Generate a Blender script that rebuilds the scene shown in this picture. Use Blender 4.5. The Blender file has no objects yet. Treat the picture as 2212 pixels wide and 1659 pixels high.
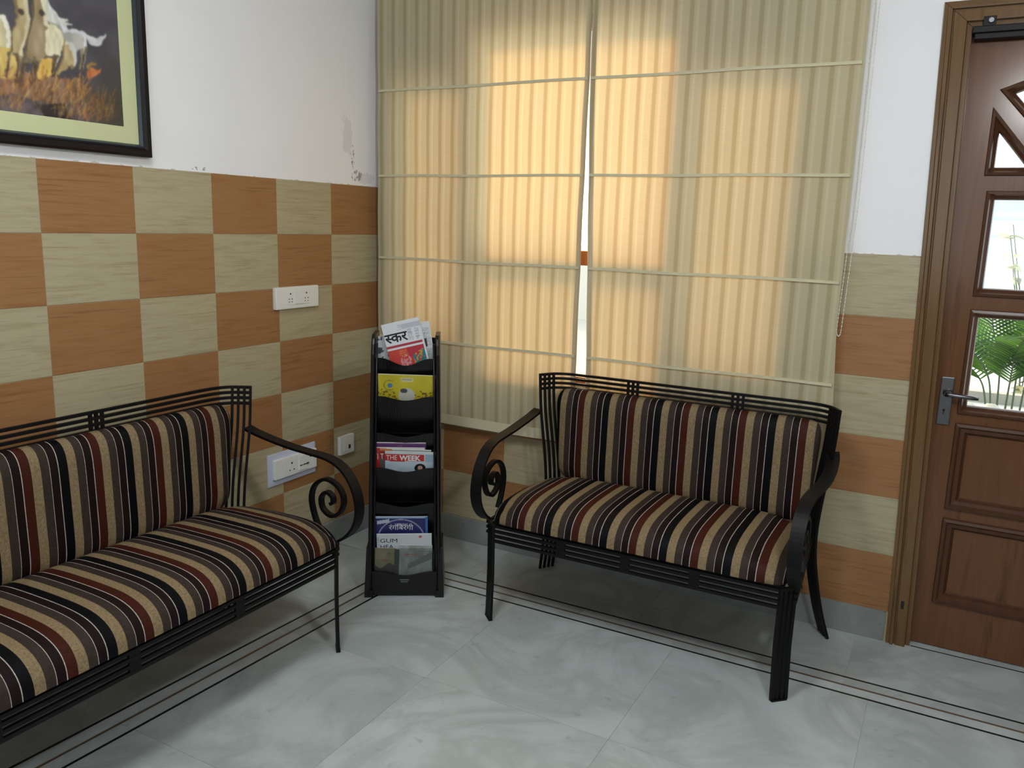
import bpy, bmesh, math, random
import numpy as np
from mathutils import Vector, Matrix
from mathutils.geometry import tessellate_polygon

random.seed(4)
SC = bpy.context.scene
COL = SC.collection
PI = math.pi

# ------------------------------------------------------------------ camera
def make_camera():
    yaw, pitch, roll = 0.491029, -0.191344, 0.029348
    f = Vector((-math.sin(yaw) * math.cos(pitch), math.cos(yaw) * math.cos(pitch), math.sin(pitch)))
    r0 = Vector((math.cos(yaw), math.sin(yaw), 0))
    u0 = r0.cross(f)
    r = r0 * math.cos(roll) + u0 * math.sin(roll)
    u = u0 * math.cos(roll) - r0 * math.sin(roll)
    cd = bpy.data.cameras.new('camera')
    cd.sensor_fit = 'HORIZONTAL'
    cd.sensor_width = 36.0
    cd.lens = 36.0 * 1780.73 / 2212.0
    cd.clip_start = 0.05
    co = bpy.data.objects.new('camera', cd)
    m = Matrix((r, u, -f)).transposed().to_4x4()
    m.translation = Vector((2.2895, -2.9994, 1.4014))
    co.matrix_world = m
    COL.objects.link(co)
    SC.camera = co
make_camera()

# ------------------------------------------------------------------ world, sun, exposure
SC.view_settings.view_transform = 'Standard'
SC.view_settings.look = 'None'
SC.view_settings.gamma = 1.0
SC.view_settings.exposure = 0.12
SC.view_settings.use_curve_mapping = False

W = bpy.data.worlds.new('sky')
SC.world = W
W.use_nodes = True
bg = W.node_tree.nodes['Background']
bg.inputs[0].default_value = (0.90, 0.96, 1.0, 1)
bg.inputs[1].default_value = 3.0

sl = bpy.data.lights.new('sun', 'SUN')
sl.energy = 5.8
sl.angle = math.radians(18)
sl.color = (1.0, 0.58, 0.20)
so = bpy.data.objects.new('sun', sl)
COL.objects.link(so)
SUN_AZ, SUN_EL = math.radians(35), math.radians(30)
sd = Vector((math.sin(SUN_AZ) * math.cos(SUN_EL), -math.cos(SUN_AZ) * math.cos(SUN_EL), -math.sin(SUN_EL)))
so.rotation_euler = sd.to_track_quat('-Z', 'Y').to_euler()
so.location = (-2, 5, 4)

# soft fill light added in the unseen opening behind the camera
al = bpy.data.lights.new('rear_fill', 'AREA')
al.shape = 'RECTANGLE'
al.size, al.size_y = 1.7, 1.15
al.energy = 0.3
al.color = (0.93, 0.97, 1.0)
ao = bpy.data.objects.new('rear_fill', al)
ao.location = (2.3, -4.62, 1.75)
ao.rotation_euler = (PI / 2, 0, PI)
ao.rotation_euler = Vector((0, 1, 0)).to_track_quat('-Z', 'Z').to_euler()
COL.objects.link(ao)
LAMP_STRENGTH = 175.0
PANEL_STRENGTH = 33.0

# ------------------------------------------------------------------ colour + material helpers
def lin(c):
    return c / 12.92 if c <= 0.04045 else ((c + 0.055) / 1.055) ** 2.4
def rgb(r, g, b):
    return (lin(r / 255), lin(g / 255), lin(b / 255), 1.0)
def nplin(a):
    a = np.asarray(a, float) / 255.0
    return np.where(a <= 0.04045, a / 12.92, ((a + 0.055) / 1.055) ** 2.4)

class NT:
    """small node-tree helper"""
    def __init__(self, name):
        self.m = bpy.data.materials.new(name)
        self.m.use_nodes = True
        self.t = self.m.node_tree
        self.b = self.t.nodes['Principled BSDF']
        self.out = self.t.nodes['Material Output']
    def n(self, kind, **kw):
        nd = self.t.nodes.new(kind)
        for k, v in kw.items():
            setattr(nd, k, v)
        return nd
    def l(self, a, b):
        self.t.links.new(a, b)
    def val(self, sock, v):
        if hasattr(v, 'links') or hasattr(v, 'is_output'):
            self.l(v, sock)
        else:
            sock.default_value = v
    def math(self, op, a, b=0.0, c=0.0):
        nd = self.n('ShaderNodeMath', operation=op)
        self.val(nd.inputs[0], a); self.val(nd.inputs[1], b); self.val(nd.inputs[2], c)
        return nd.outputs[0]
    def mix(self, fac, a, b):
        nd = self.n('ShaderNodeMix', data_type='RGBA')
        self.val(nd.inputs[0], fac); self.val(nd.inputs[6], a); self.val(nd.inputs[7], b)
        return nd.outputs[2]
    def coords(self, which='Object', scale=(1, 1, 1), rand=0.0):
        tc = self.n('ShaderNodeTexCoord')
        mp = self.n('ShaderNodeMapping')
        self.l(tc.outputs[which], mp.inputs['Vector'])
        mp.inputs['Scale'].default_value = scale
        if rand:
            oi = self.n('ShaderNodeObjectInfo')
            vm = self.n('ShaderNodeVectorMath', operation='SCALE')
            vm.inputs[0].default_value = (13.1, 7.7, 9.3)
            self.l(oi.outputs['Random'], vm.inputs['Scale'])
            self.l(vm.outputs[0], mp.inputs['Location'])
        return mp.outputs[0]
    def noise(self, vec, scale, detail=4, rough=0.55, dist=0.0):
        nd = self.n('ShaderNodeTexNoise')
        self.l(vec, nd.inputs['Vector'])
        nd.inputs['Scale'].default_value = scale
        nd.inputs['Detail'].default_value = detail
        nd.inputs['Roughness'].default_value = rough
        nd.inputs['Distortion'].default_value = dist
        return nd.outputs[0]
    def ramp(self, fac, stops):
        nd = self.n('ShaderNodeValToRGB')
        cr = nd.color_ramp
        while len(cr.elements) < len(stops):
            cr.elements.new(0.5)
        for e, (p, c) in zip(cr.elements, stops):
            e.position = p; e.color = c
        self.l(fac, nd.inputs[0])
        return nd.outputs[0]
    def bump(self, h, strength=0.3, dist=0.002):
        nd = self.n('ShaderNodeBump')
        nd.inputs['Strength'].default_value = strength
        nd.inputs['Distance'].default_value = dist
        self.l(h, nd.inputs['Height'])
        self.l(nd.outputs[0], self.b.inputs['Normal'])
    def sep(self, vec):
        nd = self.n('ShaderNodeSeparateXYZ')
        self.l(vec, nd.inputs[0])
        return nd.outputs

M = {}
def plain(name, col, rough=0.5, metal=0.0, spec=0.5, var=0.0, vscale=20):
    t = NT(name)
    if var:
        v = t.coords()
        nz = t.noise(v, vscale)
        a = tuple(c * (1 - var) for c in col[:3]) + (1,)
        b = tuple(min(1, c * (1 + var)) for c in col[:3]) + (1,)
        t.l(t.mix(nz, a, b), t.b.inputs['Base Color'])
    else:
        t.b.inputs['Base Color'].default_value = col
    t.b.inputs['Roughness'].default_value = rough
    t.b.inputs['Metallic'].default_value = metal
    t.b.inputs['Specular IOR Level'].default_value = spec
    M[name] = t.m
    return t.m

plain('plaster_white', rgb(216, 214, 212), 0.75, var=0.02, vscale=6)
plain('ceiling_white', rgb(176, 176, 176), 0.8, var=0.02)
plain('black_metal', rgb(11, 10, 11), 0.48, 0.0, 0.22, var=0.25, vscale=60)
plain('rack_black', rgb(15, 12, 14), 0.32, 0.0, 0.4, var=0.2, vscale=40)
plain('switch_white', rgb(226, 228, 224), 0.35, var=0.015)
plain('switch_blue_white', rgb(196, 202, 222), 0.4, var=0.02)
plain('hole_dark', rgb(22, 22, 22), 0.7, var=0.1)
plain('frame_dark', rgb(24, 17, 17), 0.4, 0.0, 0.25, var=0.2, vscale=30)
plain('frame_lip', rgb(52, 58, 66), 0.25, var=0.2, vscale=30)
plain('mat_green', rgb(200, 204, 158), 0.85, var=0.02)
plain('chrome', rgb(112, 112, 114), 0.3, 1.0, var=0.2, vscale=25)
plain('inlay_black', rgb(24, 24, 26), 0.25, var=0.2)
plain('inlay_brown', rgb(96, 78, 60), 0.3, var=0.2)
plain('joint_grey', rgb(150, 154, 152), 0.7, var=0.1)
plain('paper_white', rgb(222, 224, 224), 0.7, var=0.03)
plain('ink_black', rgb(20, 20, 22), 0.6, var=0.1)
plain('ink_white', rgb(226, 226, 226), 0.6, var=0.02)
plain('ink_red', rgb(176, 60, 50), 0.6, var=0.05)
plain('ink_grey', rgb(105, 105, 110), 0.6, var=0.1)
plain('outdoor_paving', rgb(205, 203, 196), 0.8, var=0.08)
plain('outdoor_wall', rgb(225, 222, 214), 0.8, var=0.04)
plain('stone_white', rgb(225, 225, 220), 0.7, var=0.08)
plain('stem_green', rgb(70, 92, 70), 0.5, var=0.15)
plain('gate_blue', rgb(150, 175, 205), 0.5, var=0.1)
plain('post_red', rgb(190, 70, 90), 0.5, var=0.1)
plain('bead_plastic', rgb(225, 222, 208), 0.35, var=0.03)
plain('leaf_dry', rgb(150, 150, 110), 0.6, var=0.25, vscale=3)
plain('planter_grey', rgb(170, 172, 168), 0.8, var=0.08)

def leaf_mat():
    t = NT('leaf_green')
    v = t.coords('Object', (6, 30, 6), 1.0)
    oi = t.n('ShaderNodeObjectInfo')
    nz = t.noise(v, 2.0)
    f = t.math('MULTIPLY_ADD', oi.outputs['Random'], 0.6, t.math('MULTIPLY', nz, 0.4))
    c = t.mix(f, rgb(28, 62, 42), rgb(96, 150, 52))
    t.l(c, t.b.inputs['Base Color'])
    t.b.inputs['Roughness'].default_value = 0.4
    tr = t.n('ShaderNodeBsdfTranslucent')
    t.l(c, tr.inputs[0])
    mx = t.n('ShaderNodeMixShader')
    mx.inputs[0].default_value = 0.35
    t.l(t.b.outputs[0], mx.inputs[1]); t.l(tr.outputs[0], mx.inputs[2])
    t.l(mx.outputs[0], t.out.inputs[0])
    M['leaf_green'] = t.m
leaf_mat()

def wall_mat(name, dado):
    """white plaster above the dado, beige grout behind the tiles below it, a few scuffs"""
    t = NT(name)
    v = t.coords()
    x, y, z = t.sep(v)
    nz = t.noise(v, 5.0, 5)
    pl = t.mix(nz, rgb(236, 237, 240), rgb(243, 244, 247))
    # worn, peeling spots low on the plaster near the corner
    sp = t.noise(t.coords('Object', (1, 1, 0.6)), 26.0, 3, 0.7)
    def blob(cy, cz, ry, rz):
        a = t.math('DIVIDE', t.math('SUBTRACT', y, cy), ry)
        b = t.math('DIVIDE', t.math('SUBTRACT', z, cz), rz)
        d = t.math('ADD', t.math('MULTIPLY', a, a), t.math('MULTIPLY', b, b))
        return t.math('LESS_THAN', t.math('ADD', d, t.math('MULTIPLY', t.math('SUBTRACT', sp, 0.5), 4.0)), 1.0)
    # flaked and cracked paint just above the tiles near the corner, scuffs along the edge
    fine = t.math('GREATER_THAN', t.noise(t.coords('Object', (1, 1, 0.5)), 75.0, 3, 0.7), 0.535)
    crack = t.math('ADD', blob(-0.185, 1.655, 0.012, 0.045), blob(-0.165, 1.585, 0.035, 0.022))
    crack = t.math('ADD', crack, blob(-0.99, dado + 0.012, 0.030, 0.006))
    crack = t.math('MULTIPLY', t.math('MINIMUM', crack, 1.0), fine)
    pl = t.mix(t.math('MULTIPLY', crack, 0.75), pl, rgb(112, 98, 84))
    flake = t.math('MINIMUM', t.math('ADD', blob(-0.10, 1.575, 0.060, 0.022), blob(-0.22, 1.74, 0.03, 0.07)), 1.0)
    pl = t.mix(t.math('MULTIPLY', flake, 0.25), pl, rgb(176, 176, 178))
    edge = t.math('LESS_THAN', z, t.math('ADD', dado + 0.001, t.math('MULTIPLY', t.math('SUBTRACT', sp, 0.55), 0.03)))
    pl = t.mix(t.math('MULTIPLY', edge, 0.5), pl, rgb(150, 140, 128))
    below = t.math('LESS_THAN', z, dado)
    t.l(t.mix(below, pl, rgb(176, 160, 124)), t.b.inputs['Base Color'])
    t.b.inputs['Roughness'].default_value = 0.7
    t.bump(t.noise(v, 60, 3), 0.08, 0.002)
    M[name] = t.m
wall_mat('wall_left_mat', 1.5434)
wall_mat('wall_back_mat', 1.3384)
plain('plaster_buff', rgb(128, 122, 114), 0.8, var=0.03, vscale=6)

def tile_mat(name, a, b, dark):
    t = NT(name)
    v = t.coords('Object', (2.2, 2.2, 26), 1.0)
    n1 = t.noise(v, 2.2, 6, 0.65, 0.5)
    v2 = t.coords('Object', (3.2, 3.2, 90), 1.0)
    n2 = t.noise(v2, 1.5, 3, 0.6, 0.3)
    base = t.ramp(n1, [(0.32, a), (0.55, b), (0.75, a)])
    streak = t.ramp(n2, [(0.0, (0, 0, 0, 1)), (0.56, (0, 0, 0, 1)), (0.70, (1, 1, 1, 1))])
    t.l(t.mix(t.math('MULTIPLY', streak, 0.40), base, dark), t.b.inputs['Base Color'])
    t.b.inputs['Roughness'].default_value = 0.42
    t.b.inputs['Specular IOR Level'].default_value = 0.35
    t.bump(n2, 0.12, 0.001)
    M[name] = t.m
tile_mat('tile_cream', rgb(162, 151, 120), rgb(176, 166, 136), rgb(120, 102, 74))
tile_mat('tile_orange', rgb(146, 102, 62), rgb(156, 114, 74), rgb(100, 60, 30))

def marble_mat(name, a, b, vein):
    t = NT(name)
    v = t.coords('Object', (1, 1, 1), 1.0)
    n1 = t.noise(v, 3.0, 6, 0.6, 0.6)
    n2 = t.noise(v, 1.6, 8, 0.6, 1.6)
    c = t.mix(n1, a, b)
    ve = t.ramp(n2, [(0.40, (0, 0, 0, 1)), (0.50, (1, 1, 1, 1)), (0.60, (0, 0, 0, 1))])
    c = t.mix(t.math('MULTIPLY', ve, 0.30), c, vein)
    n4 = t.noise(v, 1.1, 5, 0.7, 0.8)
    st = t.ramp(n4, [(0.50, (0, 0, 0, 1)), (0.68, (1, 1, 1, 1))])
    c = t.mix(t.math('MULTIPLY', st, 0.20), c, rgb(140, 138, 124))
    n3 = t.noise(v, 22.0, 2, 0.5)
    sp = t.ramp(n3, [(0.0, (0, 0, 0, 1)), (0.68, (0, 0, 0, 1)), (0.76, (1, 1, 1, 1))])
    c = t.mix(t.math('MULTIPLY', sp, 0.30), c, vein)
    t.l(c, t.b.inputs['Base Color'])
    t.b.inputs['Roughness'].default_value = 0.32
    t.b.inputs['Specular IOR Level'].default_value = 0.4
    M[name] = t.m
marble_mat('marble_floor', rgb(160, 169, 169), rgb(202, 210, 209), rgb(112, 116, 112))
marble_mat('marble_skirting', rgb(126, 131, 130), rgb(156, 160, 158), rgb(96, 100, 100))

def wood_mat(name, a, b, dark, axis=2, rough=0.35):
    t = NT(name)
    sc = [22, 22, 22]
    sc[axis] = 1.3
    v = t.coords('Object', tuple(sc), 1.0)
    n1 = t.noise(v, 1.2, 6, 0.6, 0.6)
    n2 = t.noise(v, 5.0, 3, 0.6)
    c = t.ramp(n1, [(0.3, a), (0.55, b), (0.75, dark)])
    c = t.mix(t.math('MULTIPLY', n2, 0.25), c, dark)
    t.l(c, t.b.inputs['Base Color'])
    t.b.inputs['Roughness'].default_value = rough
    t.b.inputs['Specular IOR Level'].default_value = 0.25
    M[name] = t.m
wood_mat('wood_door', rgb(98, 65, 41), rgb(110, 74, 47), rgb(70, 45, 29), 2, 0.2)
wood_mat('wood_moulding', rgb(74, 47, 33), rgb(86, 56, 38), rgb(54, 34, 25), 2, 0.28)
wood_mat('wood_frame', rgb(102, 77, 48), rgb(114, 87, 54), rgb(72, 53, 35), 2, 0.2)
wood_mat('wood_window', rgb(150, 88, 48), rgb(164, 100, 56), rgb(110, 60, 32))

def glass_mat(name, tint, gloss=0.06):
    t = NT(name)
    tr = t.n('ShaderNodeBsdfTransparent')
    nz = t.noise(t.coords(), 3.0)
    a = tuple(c * 0.97 for c in tint[:3]) + (1,)
    t.l(t.mix(nz, a, tint), tr.inputs[0])
    gl = t.n('ShaderNodeBsdfGlossy')
    gl.inputs['Roughness'].default_value = 0.03
    mx = t.n('ShaderNodeMixShader')
    mx.inputs[0].default_value = gloss
    t.l(tr.outputs[0], mx.inputs[1]); t.l(gl.outputs[0], mx.inputs[2])
    t.l(mx.outputs[0], t.out.inputs[0])
    t.t.nodes.remove(t.b)
    M[name] = t.m
glass_mat('glass_clear', (0.95, 0.97, 0.97, 1))
glass_mat('glass_obscured', (0.64, 0.65, 0.63, 1), 0.03)
glass_mat('glass_hazed', (0.73, 0.74, 0.72, 1), 0.03)
glass_mat('acrylic_clear', (0.86, 0.88, 0.88, 1), 0.025)

def blind_mat():
    """sheer striped roman-shade cloth: reflects and lets light through"""
    t = NT('blind_fabric')
    v = t.coords('Object')
    x, y, z = t.sep(v)
    per = 0.0595
    f = t.math('FRACT', t.math('DIVIDE', t.math('ADD', x, 5.0), per))
    def band(lo, hi, soft):
        c = (lo + hi) / 2; h = (hi - lo) / 2
        d = t.math('ABSOLUTE', t.math('SUBTRACT', f, c))
        nd = t.n('ShaderNodeMapRange')
        nd.inputs['From Min'].default_value = h + soft
        nd.inputs['From Max'].default_value = h - soft
        t.l(d, nd.inputs['Value'])
        return nd.outputs[0]
    dense = band(0.10, 0.36, 0.05)       # tightly woven stripe
    open_ = band(0.52, 0.66, 0.05)       # loosely woven line
    weave = t.noise(t.coords('Object', (1, 1, 14)), 90.0, 2)
    slub = t.noise(t.coords('Object', (9, 1, 160)), 2.0, 3)
    refl = t.mix(dense, rgb(214, 207, 175), rgb(194, 185, 148))
    refl = t.mix(open_, refl, rgb(224, 218, 188))
    refl = t.mix(t.math('MULTIPLY', slub, 0.25), refl, rgb(176, 166, 138))
    tran = t.mix(dense, rgb(228, 202, 152), rgb(202, 168, 114))
    tran = t.mix(open_, tran, rgb(238, 214, 162))
    tran = t.mix(t.math('MULTIPLY', t.math('MULTIPLY', slub, weave), 0.5), tran, rgb(160, 124, 78))
    df = t.n('ShaderNodeBsdfDiffuse'); t.l(refl, df.inputs[0])
    tl = t.n('ShaderNodeBsdfTranslucent'); t.l(tran, tl.inputs[0])
    mx = t.n('ShaderNodeMixShader'); mx.inputs[0].default_value = 0.36
    t.l(df.outputs[0], mx.inputs[1]); t.l(tl.outputs[0], mx.inputs[2])
    t.l(mx.outputs[0], t.out.inputs[0])
    t.t.nodes.remove(t.b)
    M['blind_fabric'] = t.m
blind_mat()
plain('blind_hem', rgb(204, 196, 164), 0.85, var=0.06, vscale=40)

def stripe_fabric(name, x0):
    """woven upholstery: beige, taupe, thin white, dark brown, thin white, then rust or black"""
    t = NT(name)
    v = t.coords('Object')
    x, y, z = t.sep(v)
    per = 0.2010
    f = t.math('FRACT', t.math('DIVIDE', t.math('ADD', t.math('SUBTRACT', x, x0), 20 * per), per))
    nd = t.n('ShaderNodeValToRGB')
    cr = nd.color_ramp
    cr.interpolation = 'CONSTANT'
    beige, taupe, wht = rgb(138, 119, 90), rgb(58, 49, 43), rgb(186, 176, 168)
    dark, rust, black = rgb(27, 16, 15), rgb(64, 27, 17), rgb(5, 5, 9)
    half = [(0.0, beige), (0.255, taupe), (0.485, wht), (0.507, dark), (0.722, wht), (0.744, None)]
    stops = [(p / 2, c if c else rust) for p, c in half] + [(0.5 + p / 2, c if c else black) for p, c in half]
    while len(cr.elements) < len(stops):
        cr.elements.new(0.5)
    for e, (p, c) in zip(cr.elements, stops):
        e.position = p; e.color = c
    t.l(f, nd.inputs[0])
    # crackle weave on the cloth
    n1 = t.noise(t.coords('Object', (1, 1, 1)), 170.0, 3, 0.7)
    n2 = t.noise(t.coords('Object', (40, 8, 8)), 9.0, 2, 0.6)
    n3 = t.noise(t.coords('Object', (60, 22, 22)), 6.0, 3, 0.65)
    crk = t.ramp(n3, [(0.0, (1, 1, 1, 1)), (0.40, (1, 1, 1, 1)), (0.46, (0.45, 0.42, 0.40, 1)), (0.52, (1, 1, 1, 1))])
    mul = t.n('ShaderNodeMix', data_type='RGBA', blend_type='MULTIPLY')
    mul.inputs[0].default_value = 0.55
    t.l(nd.outputs[0], mul.inputs[6]); t.l(crk, mul.inputs[7])
    dk = t.ramp(n1, [(0.30, (0.70, 0.70, 0.70, 1)), (0.70, (1.15, 1.15, 1.15, 1))])
    mul2 = t.n('ShaderNodeMix', data_type='RGBA', blend_type='MULTIPLY')
    mul2.inputs[0].default_value = 1.0
    t.l(mul.outputs[2], mul2.inputs[6]); t.l(dk, mul2.inputs[7])
    cv = mul2.outputs[2]
    t.l(cv, t.b.inputs['Base Color'])
    t.b.inputs['Roughness'].default_value = 0.6
    t.b.inputs['Specular IOR Level'].default_value = 0.12
    t.bump(n1, 0.15, 0.001)
    M[name] = t.m

def print_mat():
    t = NT('printed_paper')
    at = t.n('ShaderNodeVertexColor'); at.layer_name = 'Col'
    nz = t.noise(t.coords(), 300.0, 2)
    t.l(t.mix(t.math('MULTIPLY', nz, 0.06), at.outputs[0], (0.1, 0.1, 0.1, 1)), t.b.inputs['Base Color'])
    t.b.inputs['Roughness'].default_value = 0.45
    M['printed_paper'] = t.m
print_mat()

def lamp_mat():
    t = NT('lamp_globe')
    em = t.n('ShaderNodeEmission')
    em.inputs[0].default_value = (0.96, 0.985, 1.0, 1)
    em.inputs[1].default_value = LAMP_STRENGTH
    t.l(em.outputs[0], t.out.inputs[0])
    M['lamp_globe'] = t.m
lamp_mat()
def panel_mat():
    t = NT('lamp_panel')
    em = t.n('ShaderNodeEmission')
    em.inputs[0].default_value = (0.93, 0.985, 1.0, 1)
    em.inputs[1].default_value = PANEL_STRENGTH
    t.l(em.outputs[0], t.out.inputs[0])
    M['lamp_panel'] = t.m
panel_mat()

# ------------------------------------------------------------------ mesh helpers
class MB:
    def __init__(self):
        self.v = []; self.f = []; self.smooth = []
    def add(self, vs, fs, smooth=False):
        o = len(self.v)
        self.v += [tuple(p) for p in vs]
        self.f += [tuple(i + o for i in f) for f in fs]
        self.smooth += [smooth] * len(fs)
        return self
    def box(self, x0, x1, y0, y1, z0, z1):
        return self.hexa([(x0, y0, z0), (x1, y0, z0), (x1, y1, z0), (x0, y1, z0),
                          (x0, y0, z1), (x1, y0, z1), (x1, y1, z1), (x0, y1, z1)])
    def hexa(self, p):
        return self.add(p, [(0, 3, 2, 1), (4, 5, 6, 7), (0, 1, 5, 4), (1, 2, 6, 5), (2, 3, 7, 6), (3, 0, 4, 7)])
    def prism(self, pts, a, b):
        """pts: list of 3-D points (ring a offset), extruded from vector a to vector b"""
        n = len(pts)
        A = [Vector(p) + Vector(a) for p in pts]; B = [Vector(p) + Vector(b) for p in pts]
        fs = [tuple(range(n))[::-1], tuple(range(n, 2 * n))]
        fs += [(i, (i + 1) % n, n + (i + 1) % n, n + i) for i in range(n)]
        return self.add(A + B, fs)
    def sweep(self, path, wvec, w, th, smooth=True, taper=None):
        """flat bar: path points; width direction wvec (vector or list), width w, thickness th"""
        n = len(path); P = [Vector(p) for p in path]
        vs = []
        for i, p in enumerate(P):
            tg = (P[min(i + 1, n - 1)] - P[max(i - 1, 0)]).normalized()
            wv = Vector(wvec[i] if isinstance(wvec, list) else wvec)
            wv = (wv - tg * wv.dot(tg)).normalized()
            nv = tg.cross(wv)
            k = taper[i] if taper else 1.0
            a = wv * (w / 2 * k); b = nv * (th / 2 * k)
            vs += [p - a - b, p + a - b, p + a + b, p - a + b]
        fs = []
        for i in range(n - 1):
            o = 4 * i
            for j in range(4):
                fs.append((o + j, o + (j + 1) % 4, o + 4 + (j + 1) % 4, o + 4 + j))
        fs += [(3, 2, 1, 0), (4 * n - 4, 4 * n - 3, 4 * n - 2, 4 * n - 1)]
        return self.add(vs, fs, False)
    def tube(self, path, r, k=8, closed=False):
        n = len(path); P = [Vector(p) for p in path]
        vs = []; prev = None
        for i, p in enumerate(P):
            if closed:
                tg = (P[(i + 1) % n] - P[i - 1]).normalized()
            else:
                tg = (P[min(i + 1, n - 1)] - P[max(i - 1, 0)]).normalized()
            if prev is None:
                up = Vector((0, 0, 1)) if abs(tg.z) < 0.9 else Vector((1, 0, 0))
                a = tg.cross(up).normalized()
            else:
                a = (prev - tg * prev.dot(tg)).normalized()
            prev = a
            b = tg.cross(a)
            rr = r[i] if isinstance(r, (list, tuple)) else r
            vs += [p + (a * math.cos(2 * PI * j / k) + b * math.sin(2 * PI * j / k)) * rr for j in range(k)]
        fs = []
        for i in range(n if closed else n - 1):
            o = k * i; q = k * ((i + 1) % n)
            for j in range(k):
                fs.append((o + j, o + (j + 1) % k, q + (j + 1) % k, q + j))
        self.add(vs, fs, True)
        if not closed:
            o = len(self.v) - len(vs)
            self.f += [tuple(o + j for j in range(k))[::-1], tuple(o + (n - 1) * k + j for j in range(k))]
            self.smooth += [False, False]
        return self
    def ball(self, c, r, nu=8, nv=6):
        vs = [(c[0], c[1], c[2] - r)]
        for i in range(1, nv):
            a = -PI / 2 + PI * i / nv
            for j in range(nu):
                b = 2 * PI * j / nu
                vs.append((c[0] + r * math.cos(a) * math.cos(b), c[1] + r * math.cos(a) * math.sin(b), c[2] + r * math.sin(a)))
        vs.append((c[0], c[1], c[2] + r))
        fs = [(0, 1 + (j + 1) % nu, 1 + j) for j in range(nu)]
        for i in range(nv - 2):
            for j in range(nu):
                a = 1 + i * nu
                fs.append((a + j, a + (j + 1) % nu, a + nu + (j + 1) % nu, a + nu + j))
        e = len(vs) - 1; a = 1 + (nv - 2) * nu
        fs += [(a + j, a + (j + 1) % nu, e) for j in range(nu)]
        return self.add(vs, fs, True)
    def mesh(self, name):
        me = bpy.data.meshes.new(name)
        me.from_pydata(self.v, [], self.f)
        me.polygons.foreach_set('use_smooth', self.smooth)
        bm = bmesh.new(); bm.from_mesh(me)
        bmesh.ops.recalc_face_normals(bm, faces=bm.faces)
        bm.to_mesh(me); bm.free()
        me.update()
        return me
    def build(self, name, mat, parent=None, bevel=0.0):
        me = self.mesh(name)
        return obj(name, me, mat, parent, bevel)

def obj(name, me, mat=None, parent=None, bevel=0.0):
    if bevel:
        bm = bmesh.new(); bm.from_mesh(me)
        bmesh.ops.bevel(bm, geom=list(bm.edges), offset=bevel, segments=2, profile=0.7, affect='EDGES', clamp_overlap=True)
        bm.to_mesh(me); bm.free()
    if mat is not None and not me.materials:
        me.materials.append(M[mat])
    o = bpy.data.objects.new(name, me)
    COL.objects.link(o)
    if parent is not None:
        o.parent = parent
    return o
def empty(name, loc=(0, 0, 0), rz=0.0):
    o = bpy.data.objects.new(name, None)
    o.empty_display_size = 0.1
    o.location = loc; o.rotation_euler = (0, 0, rz)
    COL.objects.link(o)
    return o
def tag(o, label=None, cat=None, group=None, kind=None):
    if label: o['label'] = label
    if cat: o['category'] = cat
    if group: o['group'] = group
    if kind: o['kind'] = kind
    return o
def spline(pts, n):
    """Catmull-Rom through the points, n samples per span"""
    P = [Vector(p) for p in pts]
    P = [P[0] * 2 - P[1]] + P + [P[-1] * 2 - P[-2]]
    out = []
    for i in range(1, len(P) - 2):
        for k in range(n):
            t = k / n
            a, b, c, d = P[i - 1], P[i], P[i + 1], P[i + 2]
            out.append(0.5 * ((2 * b) + (c - a) * t + (2 * a - 5 * b + 4 * c - d) * t * t + (3 * b - a - 3 * c + d) * t ** 3))
    out.append(P[-2])
    return out
def boxobj(name, mat, parent, *b, bevel=0.0):
    return MB().box(*b).build(name, mat, parent, bevel)
def holed(name, mat, outer, holes, y0, y1, parent=None):
    """flat board in the XZ plane with polygonal holes, from y0 to y1"""
    loops = [outer] + holes
    tri = tessellate_polygon([[Vector((a, b, 0)) for a, b in l] for l in loops])
    flat = [p for l in loops for p in l]
    n = len(flat)
    mb = MB()
    vs = [(a, y0, b) for a, b in flat] + [(a, y1, b) for a, b in flat]
    fs = [tuple(t) for t in tri] + [tuple(i + n for i in t)[::-1] for t in tri]
    o = 0
    for l in loops:
        m = len(l)
        for i in range(m):
            j = (i + 1) % m
            fs.append((o + i, o + j, n + o + j, n + o + i))
        o += m
    mb.add(vs, fs)
    return mb.build(name, mat, parent)
def inset(poly, d):
    """inset a convex polygon (counter-clockwise) by d"""
    n = len(poly); out = []
    for i in range(n):
        p0, p1, p2 = Vector(poly[i - 1]), Vector(poly[i]), Vector(poly[(i + 1) % n])
        e1 = (p1 - p0).normalized(); e2 = (p2 - p1).normalized()
        n1 = Vector((-e1.y, e1.x)); n2 = Vector((-e2.y, e2.x))
        k = 1 + n1.dot(n2)
        out.append(tuple(p1 + (n1 + n2) * (d / k)))
    return out
def moulding(name, mat, poly, prof, parent=None):
    """picture-frame moulding round a polygon: prof = [(inset, y), ...]"""
    n = len(poly)
    rings = [inset(poly, d) for d, y in prof]
    vs = []
    for (d, y), r in zip(prof, rings):
        vs += [(a, y, b) for a, b in r]
    fs = []
    for i in range(len(prof) - 1):
        for j in range(n):
            k = (j + 1) % n
            fs.append((i * n + j, i * n + k, (i + 1) * n + k, (i + 1) * n + j))
    return MB().add(vs, fs).build(name, mat, parent)
def rect(x0, x1, z0, z1):
    return [(x0, z0), (x1, z0), (x1, z1), (x0, z1)]

# ------------------------------------------------------------------ the room shell
U = 0.205
ROWS = [0.1084 + U * i for i in range(8)]          # tile course heights
H = 2.75
XR, YF = 3.9, -4.6

floor = boxobj('floor', 'joint_grey', None, -0.1, XR + 0.1, YF - 0.1, 0.12, -0.08, -0.0015)
tag(floor, kind='structure')

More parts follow.
